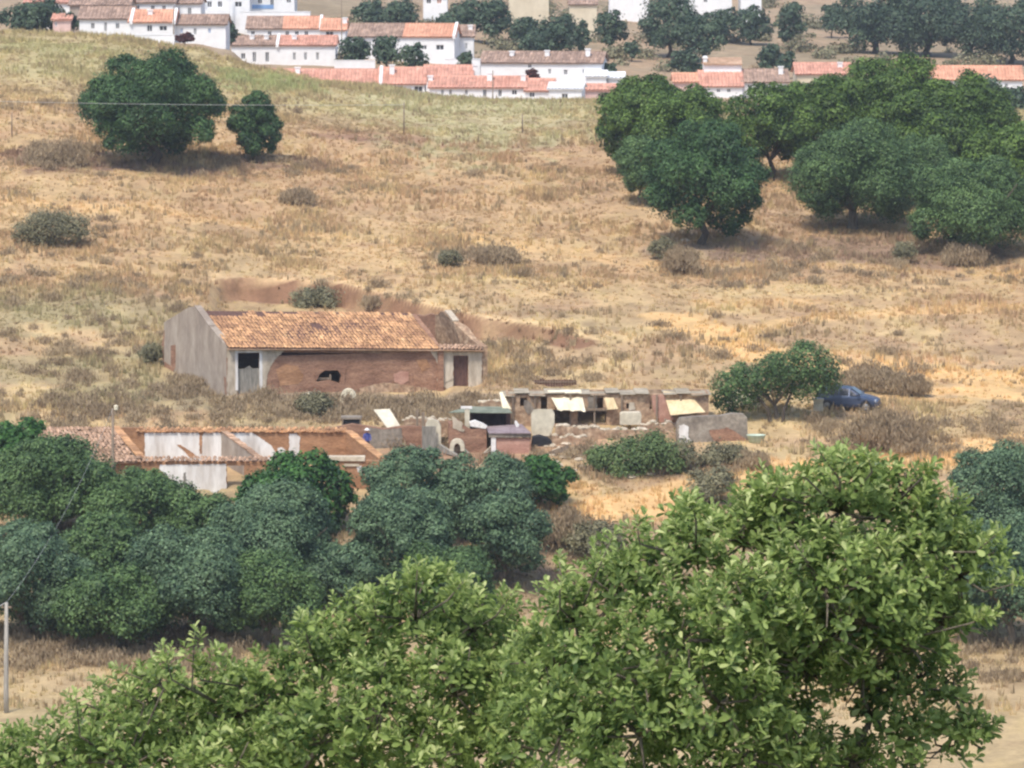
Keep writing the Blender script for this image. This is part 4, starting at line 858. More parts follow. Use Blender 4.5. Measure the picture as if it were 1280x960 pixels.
FQ = Fac(1022, 512, 257.6, 0); mb = MB(); FQ.pbox(mb, 1017.5, 1029, 500.5, 512, 0, .5, .1); FQ.pbox(mb, 1016.5, 1030, 499, 501, -.04, .54); o = mb.build('box', M['cream'], None, loc=at(1022, 513, 257.6)); tag(o, 'pale box on the ground behind the blue-grey car', 'box')

# ------------------------------------------------------------------ person in blue
def person(px, D):
    x = at(px, 550, D)[0]; z = hz(x, D); T = thing('person', 'person in a blue top and white hat standing at the end of the lower ruin', 'person', (x, D, z))
    me = bpy.data.meshes.new('body')
    J = [(0, 0, .95), (0, 0, 1.15), (0, -.02, 1.35), (0, -.05, 1.46), (0, -.08, 1.54), (0, -.10, 1.66), (.17, -.03, 1.38), (.24, -.12, 1.12), (.16, -.32, .98), (-.17, -.03, 1.38), (-.25, -.10, 1.12), (-.17, -.30, .96),
         (.10, 0, .88), (.11, -.05, .48), (.12, 0, .07), (.13, -.14, .03), (-.10, 0, .88), (-.12, .03, .48), (-.12, .08, .07), (-.13, -.06, .03)]
    E = [(0, 1), (1, 2), (2, 3), (3, 4), (4, 5), (2, 6), (6, 7), (7, 8), (2, 9), (9, 10), (10, 11), (0, 12), (12, 13), (13, 14), (14, 15), (0, 16), (16, 17), (17, 18), (18, 19)]
    Rr = [.15, .14, .16, .07, .065, .10, .07, .05, .035, .07, .05, .035, .09, .065, .045, .04, .09, .065, .045, .04]
    me.from_pydata(J, E, []); o = bpy.data.objects.new('body', me); COL.objects.link(o); o.parent = T
    m = o.modifiers.new('skin', 'SKIN'); 
    for i, sv in enumerate(me.skin_vertices[0].data if me.skin_vertices else []): sv.radius = (Rr[i], Rr[i] * .8)
    o.modifiers.new('sub', 'SUBSURF').levels = 2; return T, o
T, o = person(459, 249.2)
if not o.data.skin_vertices:
    bpy.context.view_layer.objects.active = o; bpy.ops.object.select_all(action='DESELECT'); o.select_set(True); bpy.ops.object.modifier_remove(modifier='skin'); bpy.ops.object.modifier_add(type='SKIN'); bpy.ops.object.modifier_move_to_index(modifier='Skin', index=0)
_Rr = [.15, .14, .16, .07, .065, .10, .07, .05, .035, .07, .05, .035, .09, .065, .045, .04, .09, .065, .045, .04]
for i, sv in enumerate(o.data.skin_vertices[0].data): sv.radius = (_Rr[i], _Rr[i] * .8)
o.data.skin_vertices[0].data[0].use_root = True
dg = bpy.context.evaluated_depsgraph_get(); ev = bpy.data.meshes.new_from_object(o.evaluated_get(dg)); o.modifiers.clear(); o.data = ev; ev.name = 'body'
for mn in ('skin', 'cloth_blue', 'jeans'): ev.materials.append(M[mn])
for p_ in ev.polygons:
    c = p_.center; p_.material_index = 0 if (c.z > 1.5 or (c.z < 1.02 and c.y < -.22)) else (2 if c.z < .97 else 1); p_.use_smooth = True
base = ROOT[T.name]; mb = MB(); lathe(mb, (base[0], base[1] - .1, base[2] + 1.68), [(.2, -.01), (.2, 0), (.12, .02), (.11, .1), (.01, .12)], 14); mb.build('hat', M['hat'], T, smooth=True)

# ------------------------------------------------------------------ village
def house(name, label, D, x0, x1, ridge, eave, base, wall, roof, wins=(), chim=(), yaw=0, depth=7.0, roof2=None, party=(), cat='house'):
    xm = (x0 + x1) / 2; f = Fac(xm, eave, D, yaw); ua, ub = f.uz(x0, eave)[0], f.uz(x1, eave)[0]; ze = f.uz(xm, eave)[1]; zb = f.uz(xm, base)[1]
    zr_ = max(f.uz(xm, ridge, depth / 2)[1], ze + .5); gz = hz(f.O[0], D)
    T = thing(name, label, cat, (f.O[0], D, min(gz, zb)), 'houses of the village on the hill')
    ops = []; kinds = []
    for w in wins:
        px, row, wp, hp = w[:4]; o_ = op(f, px - wp / 2, px + wp / 2, row - hp / 2, row + hp / 2)
        if o_[0] > ua + .1 and o_[1] < ub - .1 and o_[3] < ze - .05: ops.append(o_); kinds.append(w[4] if len(w) > 4 else 'glass')
    zb0 = min(zb, gz) - 2.5
    mb = MB(); f.wall(mb, ua, ub, zb0, ze, ops, 0, .3); f.box(mb, ua, ub, depth - .3, depth, zb0, ze)
    for ue in (ua, ub - .3):
        P = f.p; mb.prism([P(ue, .3, zb0), P(ue, depth - .3, zb0), P(ue, depth - .3, ze), P(ue, depth / 2, zr_ - .12), P(ue, .3, ze)], (f.ux * .3, f.uy * .3, 0))
    mb.build('wall', M[wall], T)
    for o_, kd in zip(ops, kinds):
        door = (o_[3] - o_[2]) > 1.55
        mb = MB(); f.box(mb, o_[0] + .002, o_[1] - .002, .16, .2, o_[2], o_[3]); w_ = mb.build('door' if door else 'window', M[kd], T)
        mb = MB(); t_ = .07
        f.box(mb, o_[0], o_[1], .1, .155, o_[3] - t_, o_[3]); f.box(mb, o_[0], o_[0] + t_, .1, .155, o_[2], o_[3] - t_); f.box(mb, o_[1] - t_, o_[1], .1, .155, o_[2], o_[3] - t_)
        if not door: um = (o_[0] + o_[1]) / 2; f.box(mb, um - .03, um + .03, .1, .155, o_[2], o_[3] - t_)
        mb.build('frame', M['vwhite'] if not door else M['door'], w_)
    ov = .25; segs = [(ua - ov, ub + ov, roof)] if not roof2 else [(ua - ov, f.uz(roof2[0], eave)[0], roof), (f.uz(roof2[0], eave)[0], ub + ov, roof2[1])]
    sl = (zr_ - ze) / (depth / 2)
    for a, b, mt in segs:
        mb = MB(); A, B, C2, D2 = f.p(a, -ov, ze - ov * sl + .12), f.p(b, -ov, ze - ov * sl + .12), f.p(b, depth / 2, zr_ + .12), f.p(a, depth / 2, zr_ + .12)
        slab(mb, A, B, C2, D2, .11); slab(mb, D2, C2, f.p(b, depth + ov, ze - ov * sl + .12), f.p(a, depth + ov, ze - ov * sl + .12), .11); rf = mb.build('roof', M[mt], T)
        tl = tiles(MB(), A, B, C2, D2, .42, .8, None, .02, .08); mb = tl; mb.tube([f.p(a, depth / 2, zr_ + .14), f.p(b, depth / 2, zr_ + .14)], .11, 6); mb.build('tiles', M[mt], rf)
    for px in party:
        u_ = f.uz(px, eave)[0]; P = f.p; mb = MB(); mb.prism([P(u_, -.35, ze - .2), P(u_, -.35, ze + .22), P(u_, depth / 2, zr_ + .4), P(u_, depth / 2, zr_ - .2)], (f.ux * .35, f.uy * .35, 0)); mb.build('party_wall', M['vwhite'], T)
    for px, top in chim:
        u_, zt_ = f.uz(px, top, depth * .3); mb = MB(); zc = zr_ - sl * depth * .2 - .3
        f.box(mb, u_ - .28, u_ + .28, depth * .3 - .25, depth * .3 + .25, zc - .3, max(zt_, zc + .9)); f.box(mb, u_ - .36, u_ + .36, depth * .3 - .33, depth * .3 + .33, max(zt_, zc + .9) + .003, max(zt_, zc + .9) + .12); mb.build('chimney', M['vwhite'], T)
    return T, f
W = lambda *xs, row, w=5, h=8: [(x, row, w, h) for x in xs]
house('village_house', 'faded terracotta roofed cottage at the left end of the lower terrace, behind the crest', 470, 326, 400, 88, 101, 112, 'vcream', 'tile_red', (), [(372, 85)])
house('village_house', 'cream cottage with a terracotta roof left of the white stepped party wall', 468, 400, 474, 88, 105, 116, 'vcream', 'tile_red', W(418, 455, row=111, w=5, h=5), ())
house('village_house', 'terrace house with two wide dark windows and a chimney on its terracotta roof', 467, 474, 531, 86, 105, 122, 'vwhite', 'tile_red', [(487, 111, 11, 6), (502, 110, 5, 6), (523, 111, 11, 7)], [(490, 82)], party=(474,))
house('village_house', 'taller terracotta roofed house rising behind the middle of the lower terrace', 478, 531, 590, 83, 97, 110, 'vwhite', 'tile_red', (), [(594, 91)])
house('village_house', 'long white terrace house with seven small dark openings and a red roof', 466, 537, 657, 97, 110, 127, 'vwhite', 'tile_red', W(553, 563, 583, row=115, w=4, h=7) + W(606, 625, row=116, w=5, h=9) + W(643, row=115, w=7, h=6), [(612, 92), (654, 94), (538, 97)], yaw=-2)
house('village_house', 'terrace house with one dark window between long white terrace and white end block', 465, 657, 690, 100, 114, 129, 'vwhite', 'tile_red', [(665, 118, 7, 6)], yaw=-4)
house('village_house', 'plain white flat-fronted block at the right end of the lower terrace', 462, 686, 727, 108, 112, 130, 'vwhite', 'vwhite', [(706, 120, 8, 6)], yaw=-5, depth=6)
house('village_house', 'low pinkish wall building right of the white end block', 472, 728, 770, 110, 113, 126, 'vpink', 'tile_red', (), depth=4)
house('village_house', 'large white cottage with dark slit windows, brown left roof half and orange right half', 498, 289, 419, 46, 57, 83, 'vwhite', 'tile_brown', W(304, row=70, w=6, h=7) + W(318, 334, row=71, w=5, h=12) + W(368, 382, 397, row=70, w=4, h=9), [(315, 47), (333, 47), (368, 48)], roof2=(348, 'tile_red'), party=(345,))
house('village_house', 'white cottage with an orange roof behind the slit-windowed cottage', 522, 309, 402, 22, 36, 54, 'vwhite', 'tile_brown', W(316, 337, 359, 371, 383, row=42, w=5, h=7), (), roof2=(353, 'tile_orange'), party=(399,))
house('village_house', 'small orange lean-to house with a dark porch and white chimney wall', 520, 402, 432, 25, 38, 56, 'vwhite', 'tile_orange', [(412, 42, 10, 6)], [(431, 23)])
house('village_house', 'white house with half brown half orange roof behind three round trees', 508, 436, 568, 31, 46, 74, 'vwhite', 'tile_brown', [(550, 59, 10, 6), (530, 59, 7, 5), (462, 56, 4, 9)], (), yaw=-5, roof2=(503, 'tile_orange'), party=(566,))
house('village_house', 'small grey roofed annex with a white chimney right of the orange roofed house', 514, 569, 592, 33, 46, 66, 'vwhite', 'tile_brown', [(573, 57, 4, 7), (583, 57, 3, 7)], [(588, 34)])
house('village_house', 'very long white farmhouse with a brown roof above the lower terrace', 492, 601, 752, 66, 79, 108, 'vwhite', 'tile_brown', [(641, 82, 5, 10), (662, 82, 5, 5), (687, 89, 4, 6), (707, 90, 5, 6), (730, 89, 4, 5)], [(684, 64), (735, 62), (640, 68)], yaw=-7)
house('village_house', 'low white annex at the right end of the very long white farmhouse', 486, 733, 758, 93, 96, 112, 'vwhite', 'vwhite', (), depth=4)
house('village_house', 'small white flat shed between the long farmhouse and the carob grove', 488, 760, 780, 96, 98, 112, 'vwhite', 'vwhite', (), depth=4)
house('village_house', 'white cottage with three small openings and a brown roof, far left of the upper row', 472, 99, 165, 10, 24, 46, 'vwhite', 'tile_brown', [(116, 32, 5, 7), (132, 33, 4, 11), (147, 32, 5, 7)], ())
house('village_house', 'cottage with a bright orange roof and two wide shuttered windows', 471, 162, 218, 14, 28, 48, 'vwhite', 'tile_orange', [(167, 35, 10, 6), (187, 35, 7, 8), (204, 35, 10, 6)], [(188, 26)], party=(162, 216))
house('village_house', 'cottage with a brown roof and pale blue shutters right of the bright orange roof', 472, 218, 282, 20, 31, 50, 'vwhite', 'tile_brown', [(227, 38, 4, 6, 'vblue'), (244, 39, 4, 8), (262, 38, 4, 6, 'vblue')], ())
house('village_house', 'white row house with three small windows above the bright orange roof', 500, 162, 218, -4, 4, 22, 'vwhite', 'tile_brown', W(172, 191, 205, row=10, w=5, h=7), ())
house('village_house', 'row house with a brown roof and two dark windows left of the balcony house', 502, 216, 251, -4, 5, 26, 'vwhite', 'tile_brown', [(222, 12, 5, 6), (237, 14, 5, 9)], ())
T, f = house('balcony_house', 'tall white house with a recessed balcony and blue wall band, top left', 540, 251, 312, -30, -8, 28, 'vwhite', 'tile_brown', [(262, 5, 6, 7), (275, 5, 6, 7), (298, 5, 9, 6)], ())
mb = MB(); f.pbox(mb, 252, 287, 12, 19, -1.3, -1.1); f.pbox(mb, 252, 287, 19, 21, -1.3, 0); f.pbox(mb, 250.5, 252.5, -12, 24, -1.35, -1.05); f.pbox(mb, 285.5, 287.5, -12, 24, -1.35, -1.05); mb.build('balcony', M['vwhite'], T)
T, f = house('village_house', 'white house with a blue painted lower band at the top of the village', 545, 312, 368, -24, -10, 24, 'vwhite', 'tile_brown', [(325, 1, 6, 6), (340, 3, 5, 9), (361, 0, 6, 6)], ())
mb = MB(); f.pbox(mb, 313, 342, 6, 11, -.05, -.002); mb.build('painted_band', M['vblue'], T)
house('village_house', 'white house with an orange roof showing above the dark trees, top left corner', 500, 31, 87, -6, 4, 30, 'vwhite', 'tile_red', (), ())
house('village_house', 'small pinkish shed with a red roof beside the top left trees', 478, 66, 88, 19, 25, 38, 'vpink', 'tile_red', [(70, 30, 3, 6)], (), depth=4)
house('village_house', 'old bare stone house with a dull roof behind the far left white cottage', 492, 87, 162, -4, 7, 40, 'vgrey', 'tile_brown', [(109, 13, 5, 9), (121, 10, 4, 3), (134, 10, 4, 3)], ())
house('village_house', 'small white house with a red balcony rail among the top trees', 590, 529, 559, -8, -4, 22, 'vwhite', 'tile_brown', [(536, 1, 6, 6), (549, 1, 6, 6, 'tile_red')], ())
house('village_house', 'plain beige blank-walled building at the top centre', 600, 636, 686, -12, -8, 19, 'vcream', 'tile_brown', (), ())
house('village_house', 'beige shed with a dark red roof at the top centre', 590, 712, 746, -4, 6, 24, 'vcream', 'tile_brown', (), ())
house('village_house', 'white warehouse wall above the bare slope at the top', 640, 762, 812, -12, -8, 17, 'vwhite', 'tile_brown', (), ())
house('village_house', 'large white building behind the dark trees at the top right of centre', 660, 848, 915, -14, -9, 19, 'vwhite', 'tile_brown', [(882, 0, 5, 5)], ())
house('village_house', 'small white building peeking out right of the top centre trees', 660, 926, 952, -10, -7, 12, 'vwhite', 'tile_brown', (), ())
T, f = house('village_house', 'two level house with a red lower roof, pink upper roof and tall white chimney', 486, 876, 928, 90, 108, 122, 'vwhite', 'tile_red', W(898, 911, row=113, w=5, h=4), ())
zq = f.uz(900, 84, 3.2)[1]; mb = MB(); f.box(mb, f.uz(880, 84, 3.2)[0], f.uz(927, 84, 3.2)[0], 3.2, 6.6, zq - 1.5, f.uz(900, 80, 3.2)[1]); up = mb.build('upper_storey', M['vwhite'], T)
mb = MB(); a_, b_ = f.uz(879, 80, 3)[0], f.uz(928, 80, 3)[0]; zz = f.uz(900, 80, 3.0)[1]; slab(mb, f.p(a_, 2.9, zz), f.p(b_, 2.9, zz), f.p(b_, 5, zz + .75), f.p(a_, 5, zz + .75), .1); slab(mb, f.p(a_, 5, zz + .75), f.p(b_, 5, zz + .75), f.p(b_, 7, zz), f.p(a_, 7, zz), .1); mb.build('roof', M['tile_dull'], up)
mb = MB(); f.pbox(mb, 879, 884, 70, 84, 3.5, 4.1); f.pbox(mb, 878, 885, 71.5, 73, 3.4, 4.2); mb.build('chimney', M['vwhite'], T)
house('village_house', 'low orange roofed annex left of the two level house', 487, 843, 877, 93, 103, 118, 'vpink', 'tile_orange', (), (), depth=6)
house('village_house', 'white house with a brown roof right of the two level house', 487, 928, 985, 88, 103, 120, 'vwhite', 'tile_brown', [(937, 109, 5, 6)], [(976, 84)])
house('village_house', 'house with a long pink-orange roof just above the carob grove', 492, 996, 1064, 80, 93, 112, 'vcream', 'tile_red', (), [(1050, 79)])
house('village_house', 'long orange roofed white house right of the carob crown top', 486, 1168, 1278, 84, 100, 118, 'vwhite', 'tile_orange', [(1203, 108, 5, 8), (1258, 108, 4, 8)], (), yaw=-2)
house('village_house', 'orange roofed house cut by the right edge below the others', 428, 1254, 1330, 158, 184, 205, 'vwhite', 'tile_orange', (), (), yaw=4)
def lowwall(label, x0, x1, r0, r1, D, yaw=0):
    f = Fac((x0 + x1) / 2, r1, D, yaw); mb = MB(); f.pbox(mb, x0, x1, r0, r1, 0, .3, 1.5); f.pbox(mb, x0 - .3, x1 + .3, r0 - .8, r0, -.05, .35); o = mb.build('garden_wall', M['vwhite'], None, loc=f.p(0, 0, hz(f.O[0], D))); tag(o, label, 'wall')
lowwall('white garden wall below the three round village trees', 418, 469, 76, 83, 490)
lowwall('slanting white garden wall right of the orange roofed house', 556, 600, 74, 81, 488, -14)
lowwall('white base wall in front of the far left cottages', 80, 218, 44, 48, 462)
lowwall('small white wall left of the slit-windowed cottage', 250, 274, 51, 55, 476)
lowwall('white wall under the white house at the top of the village', 300, 388, 15, 24, 536, -4)

# ------------------------------------------------------------------ trees of the middle distance
tree('holm', 190, 66, 214, 186, 206, 'large round dark evergreen oak on the slope, upper left', trunkr=.45)
tree('holm', 318, 112, 205, 64, 202, 'small dark evergreen oak right of the large round one', trunkr=.16)
tree('dead', 70, 184, 206, 84, 206, 'brown thicket left of the large round oak', depth=.6)
tree('carob', 806, 94, 180, 126, 0, 'dark domed carob at the left end of the grove', D=350)
tree('carob', 855, 106, 205, 118, 0, 'carob with an olive green dome right of the leftmost one', D=344)
tree('olive_green', 800, 165, 235, 60, 0, 'small pale olive tree under the left end of the grove', D=334)
tree('holm', 878, 148, 302, 158, 306, 'round dark evergreen oak standing in front of the grove', trunkr=.3)
tree('carob', 965, 104, 206, 124, 226, 'carob with several thin trunks visible, behind the round evergreen oak', lift=True, trunkr=.22)
tree('carob', 1022, 96, 215, 120, 0, 'carob in the middle of the grove behind the grey-green one', D=352)
tree('carob', 1112, 72, 215, 184, 0, 'tallest carob crowning the grove', D=354)
tree('carob', 1192, 92, 240, 170, 0, 'dark carob at the right shoulder of the grove', D=344)
tree('olive_green', 1066, 158, 280, 176, 286, 'broad grey-green wild olive at the front of the grove')
tree('olive_green', 1160, 165, 262, 90, 0, 'grey-green wild olive wedged between grove and front trees', D=334)
tree('olive_green', 1222, 198, 305, 186, 318, 'low spreading wild olive at the right front of the grove')
tree('carob', 1262, 152, 290, 130, 0, 'carob cut by the right edge of the photo', D=334)
tree('shrub', 828, 298, 326, 36, 326, 'dark grey shrub left below the round evergreen oak'); tree('dead', 856, 314, 344, 54, 344, 'pale dead bush below the round evergreen oak', depth=.7)
tree('shrub', 1130, 302, 328, 34, 328, 'small dark shrub below the broad wild olive'); tree('dead', 1205, 314, 332, 66, 332, 'brown brush under the low spreading olive', depth=.6)
tree('shrub', 562, 312, 334, 34, 334, 'dark bush in the middle of the bare slope', depth=.8); tree('dead', 622, 316, 330, 66, 330, 'dry brown brush right of the dark slope bush', depth=.6)
tree('shrub', 62, 272, 306, 100, 306, 'wide grey thicket near the left edge of the slope', depth=.7); 
tree('dead', 372, 240, 256, 50, 256, 'dry bush on the slope right of the small oak', depth=.6); 
tree('shrub', 396, 368, 384, 74, 384, 'flat dark bush in the cutting behind the farmhouse roof', depth=.5); tree('dead', 466, 372, 386, 34, 386, 'small dry bush in the cutting right of the flat dark one')

tree('shrub', 190, 428, 456, 34, 456, 'tall dry bush at the left corner of the farmhouse'); 


tree('shrub', 395, 494, 520, 56, 520, 'grey-green weeds below the hole in the farmhouse wall', depth=.5)
tree('dead', 1092, 468, 490, 80, 490, 'grey brush behind the car', depth=.5); tree('dead', 1140, 472, 496, 50, 496, 'dark brush right of the car', depth=.5)
tree('dead', 1105, 530, 564, 120, 560, 'broad mound of dead brush below the car', depth=.6); 
tree('green', 800, 552, 594, 110, 592, 'bright green weedy mound below the sheds', depth=.6); tree('green', 755, 558, 586, 46, 588, 'dark green clump left of the weedy mound'); tree('shrub', 852, 548, 592, 44, 590, 'dark green bush right of the weedy mound')
tree('shrub', 905, 560, 582, 70, 582, 'grey-green low bush below the grey wall', depth=.6); tree('shrub', 888, 582, 632, 62, 630, 'grey-green bush in front of the bare ground'); tree('dead', 940, 566, 588, 44, 588, 'dry brown weeds below the basin')
tree('dead', 700, 640, 690, 90, 690, 'brown brush right of the grey olive clump', depth=.6); tree('shrub', 745, 655, 700, 80, 700, 'grey brush behind the foreground tree')
# olive by the car: several stems
D = hit(970, 524)[1]; s = D / FPX
lb = []
for (px, row, rp) in ((912, 480, 20), (928, 492, 22), (905, 502, 14), (945, 476, 20), (962, 470, 24), (945, 490, 14), (985, 462, 24), (1010, 452, 24), (1030, 462, 20), (1018, 478, 20), (998, 482, 22), (974, 480, 18), (968, 452, 12), (1036, 479, 15), (1004, 438, 13), (925, 462, 10), (915, 515, 8)):
    p = at(px, row, D + random.uniform(-1, 1)); lb.append((np.array(p), np.array([rp * s * 1.05, rp * s * 1.1, rp * s * .92])))
tree('olive_green', 972, 430, 508, 150, 524, 'spreading dark olive tree with two stems, shading the car', lobes=lb, trunkr=.14)
x = at(968, 520, D)[0]; T = [o for o in COL.objects if o.get('label', '').startswith('spreading dark olive')][0]
mb = MB(); g0 = hz(x, D); mb.tube([(x + .5, D - .8, g0 - .2), (x + .55, D - .8, g0 + .7), (x + 1.3, D, g0 + 2.2)], [.14, .11, .06], 7); mb.tube([(x - .3, D - .8, g0 - .2), (x - .5, D - .8, g0 + .8), (x - 1.6, D, g0 + 2.0)], [.16, .12, .06], 7); mb.build('stem', M['bark'], T)
# olive band in front of the ruins
tree('fig', 22, 522, 600, 92, 0, 'bright green leafy tree top at the left edge', D=238)
tree('olive_green', 70, 548, 720, 180, 0, 'tall green-grey olive behind the left pole, its crown level with the ruin roof', D=232)
tree('olive_green', 175, 590, 760, 150, 0, 'olive directly below the white front wall, left of it', D=229)
tree('olive_green', 250, 625, 760, 130, 0, 'olive crown below the ruin doorway', D=228)
tree('olive', 28, 655, 835, 190, 0, 'grey olive behind the left edge pole', D=213)
tree('olive', 240, 668, 818, 196, 0, 'grey olive in front, between the pole and the bright sprig', D=213)
tree('olive_green', 130, 640, 800, 120, 0, 'dark olive wedged between the two front grey olives', D=219)
tree('olive', 345, 608, 790, 188, 0, 'silvery olive with a pointed right flank in the middle of the band', D=221)
tree('fig', 368, 574, 700, 160, 0, 'dense bright green tree in front of the ruin, left of the grey olives', D=233)
tree('olive', 520, 560, 700, 140, 0, 'tall silvery olive right of the bright green tree', D=231)
tree('olive', 506, 612, 742, 140, 0, 'lower silvery olive at the front of the right clump', D=222)
tree('olive', 606, 572, 720, 150, 0, 'silvery olive below the hutch', D=231)
tree('olive', 630, 612, 768, 120, 0, 'silvery olive at the right end of the clump', D=223)
tree('fig', 674, 572, 656, 92, 0, 'small dense green tree below the mattress, right of the olives', D=237)
tree('olive', 1245, 550, 720, 140, 0, 'blue-grey olive at the right edge behind the foreground tree', D=226)
tree('olive', 1262, 650, 830, 170, 0, 'large dark olive low at the right edge', D=212)
tree('olive_green', 1180, 640, 800, 120, 0, 'dark olive behind the right flank of the foreground tree', D=216)
tree('olive_green', 335, 690, 840, 150, 0, 'dark olive low in the band, above the left part of the foreground crown', D=212)
tree('olive_green', 140, 715, 845, 150, 0, 'low dark olive between the two front grey olives', D=210.5)
tree('olive', 432, 680, 800, 110, 0, 'olive filling the gap left of the right hand clump', D=219)
tree('olive_green', 560, 690, 800, 150, 0, 'dark low olive under the right hand clump', D=217)
# village trees
VT = [(44, 6, 46, 92, 482, 'broad dark tree at the top left corner'), (84, 16, 46, 34, 480, 'small dark tree beside the pinkish shed'), (281, 26, 76, 40, 484, 'dark tree at the left end of the slit-windowed cottage'),
      (443, 44, 80, 42, 494, 'round village tree, left of three by the garden wall'), (483, 44, 82, 42, 495, 'round village tree, middle of three by the garden wall'), (516, 52, 88, 36, 493, 'round village tree, right of three by the garden wall'),
      (580, 60, 90, 20, 484, 'thin dark tree at the gap between terraces'), (498, 0, 32, 66, 560, 'dark tree mass above the brown roof'), (462, 0, 26, 40, 565, 'grey-green tree left of the dark tree mass'), (582, 0, 36, 64, 560, 'dark tree left of the beige building'), (617, -4, 38, 46, 556, 'tall dark tree touching the beige building'),
      (560, 18, 34, 40, 552, 'low green tree below the small white balcony house'), (655, 18, 44, 40, 552, 'grey-green tree below the beige building'), (694, 22, 54, 80, 545, 'wide green tree on the slope, top centre'), (668, 40, 60, 40, 540, 'dark shrubby tree above the very long farmhouse'), (727, 22, 44, 18, 548, 'narrow dark tree right of the wide green one'),
      (762, 10, 50, 42, 565, 'round dark tree below the white warehouse'), (762, 76, 100, 24, 495, 'small dark tree at the end of the long white farmhouse'), (836, -8, 64, 80, 560, 'tall dark tree mass left of the white building'), (880, 16, 76, 72, 556, 'dark tree right of the tall tree mass'),
      (858, 62, 94, 42, 520, 'dark tree left of the tall white chimney'), (908, 6, 32, 34, 600, 'dark tree left of the small white peeking building'), (940, 8, 34, 50, 598, 'dark tree under the small white peeking building'), (988, 0, 26, 40, 590, 'dark tree right of the small peeking building'),
      (962, 52, 86, 32, 530, 'grey-green tree behind the brown roofed house'), (984, 62, 82, 22, 525, 'dark little tree left of the long pink roof'), (1095, -8, 44, 120, 585, 'left tree of the dark wood on the ridge, top right'), (1160, -8, 42, 120, 585, 'second tree of the dark wood on the ridge'), (1215, -6, 44, 100, 580, 'third tree of the dark wood on the ridge'), (1265, -2, 56, 100, 570, 'right edge tree of the dark wood on the ridge'),
      (1226, 94, 130, 74, 460, 'grey-green tree in front of the long orange roofed house'), (1264, 108, 156, 60, 450, 'dark tree at the right edge below the long orange roof'), (1238, 125, 165, 50, 448, 'bushy tree above the right edge orange roof'), (1040, 0, 14, 30, 620, 'small tree on the skyline left of the dark wood'), (790, 50, 66, 20, 550, 'little shrubby tree on the bare slope')]
for px, tp, bt, w, D, lab in VT: tree('far', px, tp, bt, w, 0, lab, D=D, group='trees around the village')
tree('red', 231, 42, 64, 24, 0, 'reddish brown round tree below the pale blue shutters', D=466); tree('red', 664, 84, 100, 16, 0, 'small dark red bush in front of the long farmhouse', D=484)

# far scrub on the hillside behind the village
def far_scrub():
    r = np.random.default_rng(8); lob = []
    for _ in range(230):
        px, py = r.uniform(380, 1290), r.uniform(-4, 92); g = hit(px, py, 500)
        if fbm(g[0], g[1], 30, 33) < .47: continue
        q = r.uniform(.5, 1.5); lob.append((np.array([g[0], g[1], g[2] + q * .4]), np.array([q * 1.4, q * 1.2, q * .8])))
    vs, fs, ts = [], [], []; n0 = 0
    for i in range(0, len(lob), 40):
        v, f, t = leaf_cloud(lob[i:i + 40], .5, .3, 1.2, i, .2, .3); vs.append(v); fs.append(f + n0); ts.append(t); n0 += len(v)
    tag(mesh_obj('hillside_scrub', np.concatenate(vs), np.concatenate(fs), M['l_shrub'], loc=(0, 560, -18), attr=[('tint', 'FLOAT', np.concatenate(ts))]), 'grey-green scrub dotting the far hillside behind the village', 'scrub', kind='stuff')
far_scrub()

# ------------------------------------------------------------------ foreground trees
def rosettes(lobes, seed, per=1.0, tall=None):
    r = np.random.default_rng(seed); TP = []; TD = []; TT = []
    cs = np.array([l[0] for l in lobes]); rs = np.array([l[1] for l in lobes])
    for i, (c, rad) in enumerate(lobes):
        n = int(per * 125 * (rad.mean() / .5) ** 2) + 6
        d = r.normal(size=(n, 3)); d /= np.linalg.norm(d, axis=1)[:, None]; d[:, 2] = np.where(d[:, 2] < -.35, -d[:, 2], d[:, 2])
        rr = 1 + r.normal(size=n) * .12; inn = r.random(n) < .30; rr[inn] *= r.uniform(.35, .95, inn.sum()); p = c + d * rad * rr[:, None]
        q = np.sqrt((((p[:, None] - cs[None]) / rs[None]) ** 2).sum(2)); q[:, i] = 9; k = ~((q.min(1) < .62) & (r.random(n) < .8))
        dd = d + np.array([0, -.1, .75]) + r.normal(size=d.shape) * .3; dd /= np.linalg.norm(dd, axis=1)[:, None]
        TP.append(p[k]); TD.append(dd[k]); TT.append((.12 + .28 * (d[:, 2] * .5 + .5) * (rr > .9) + r.uniform(-.06, .10))[k])  # light put into leaf tint: upper outer leaves lighter, inner ones darker
    if tall: 
        for (p, d_) in tall: TP.append(np.array([p])); TD.append(np.array([d_])); TT.append(np.array([.45]))
    return np.concatenate(TP), np.concatenate(TD), np.concatenate(TT)
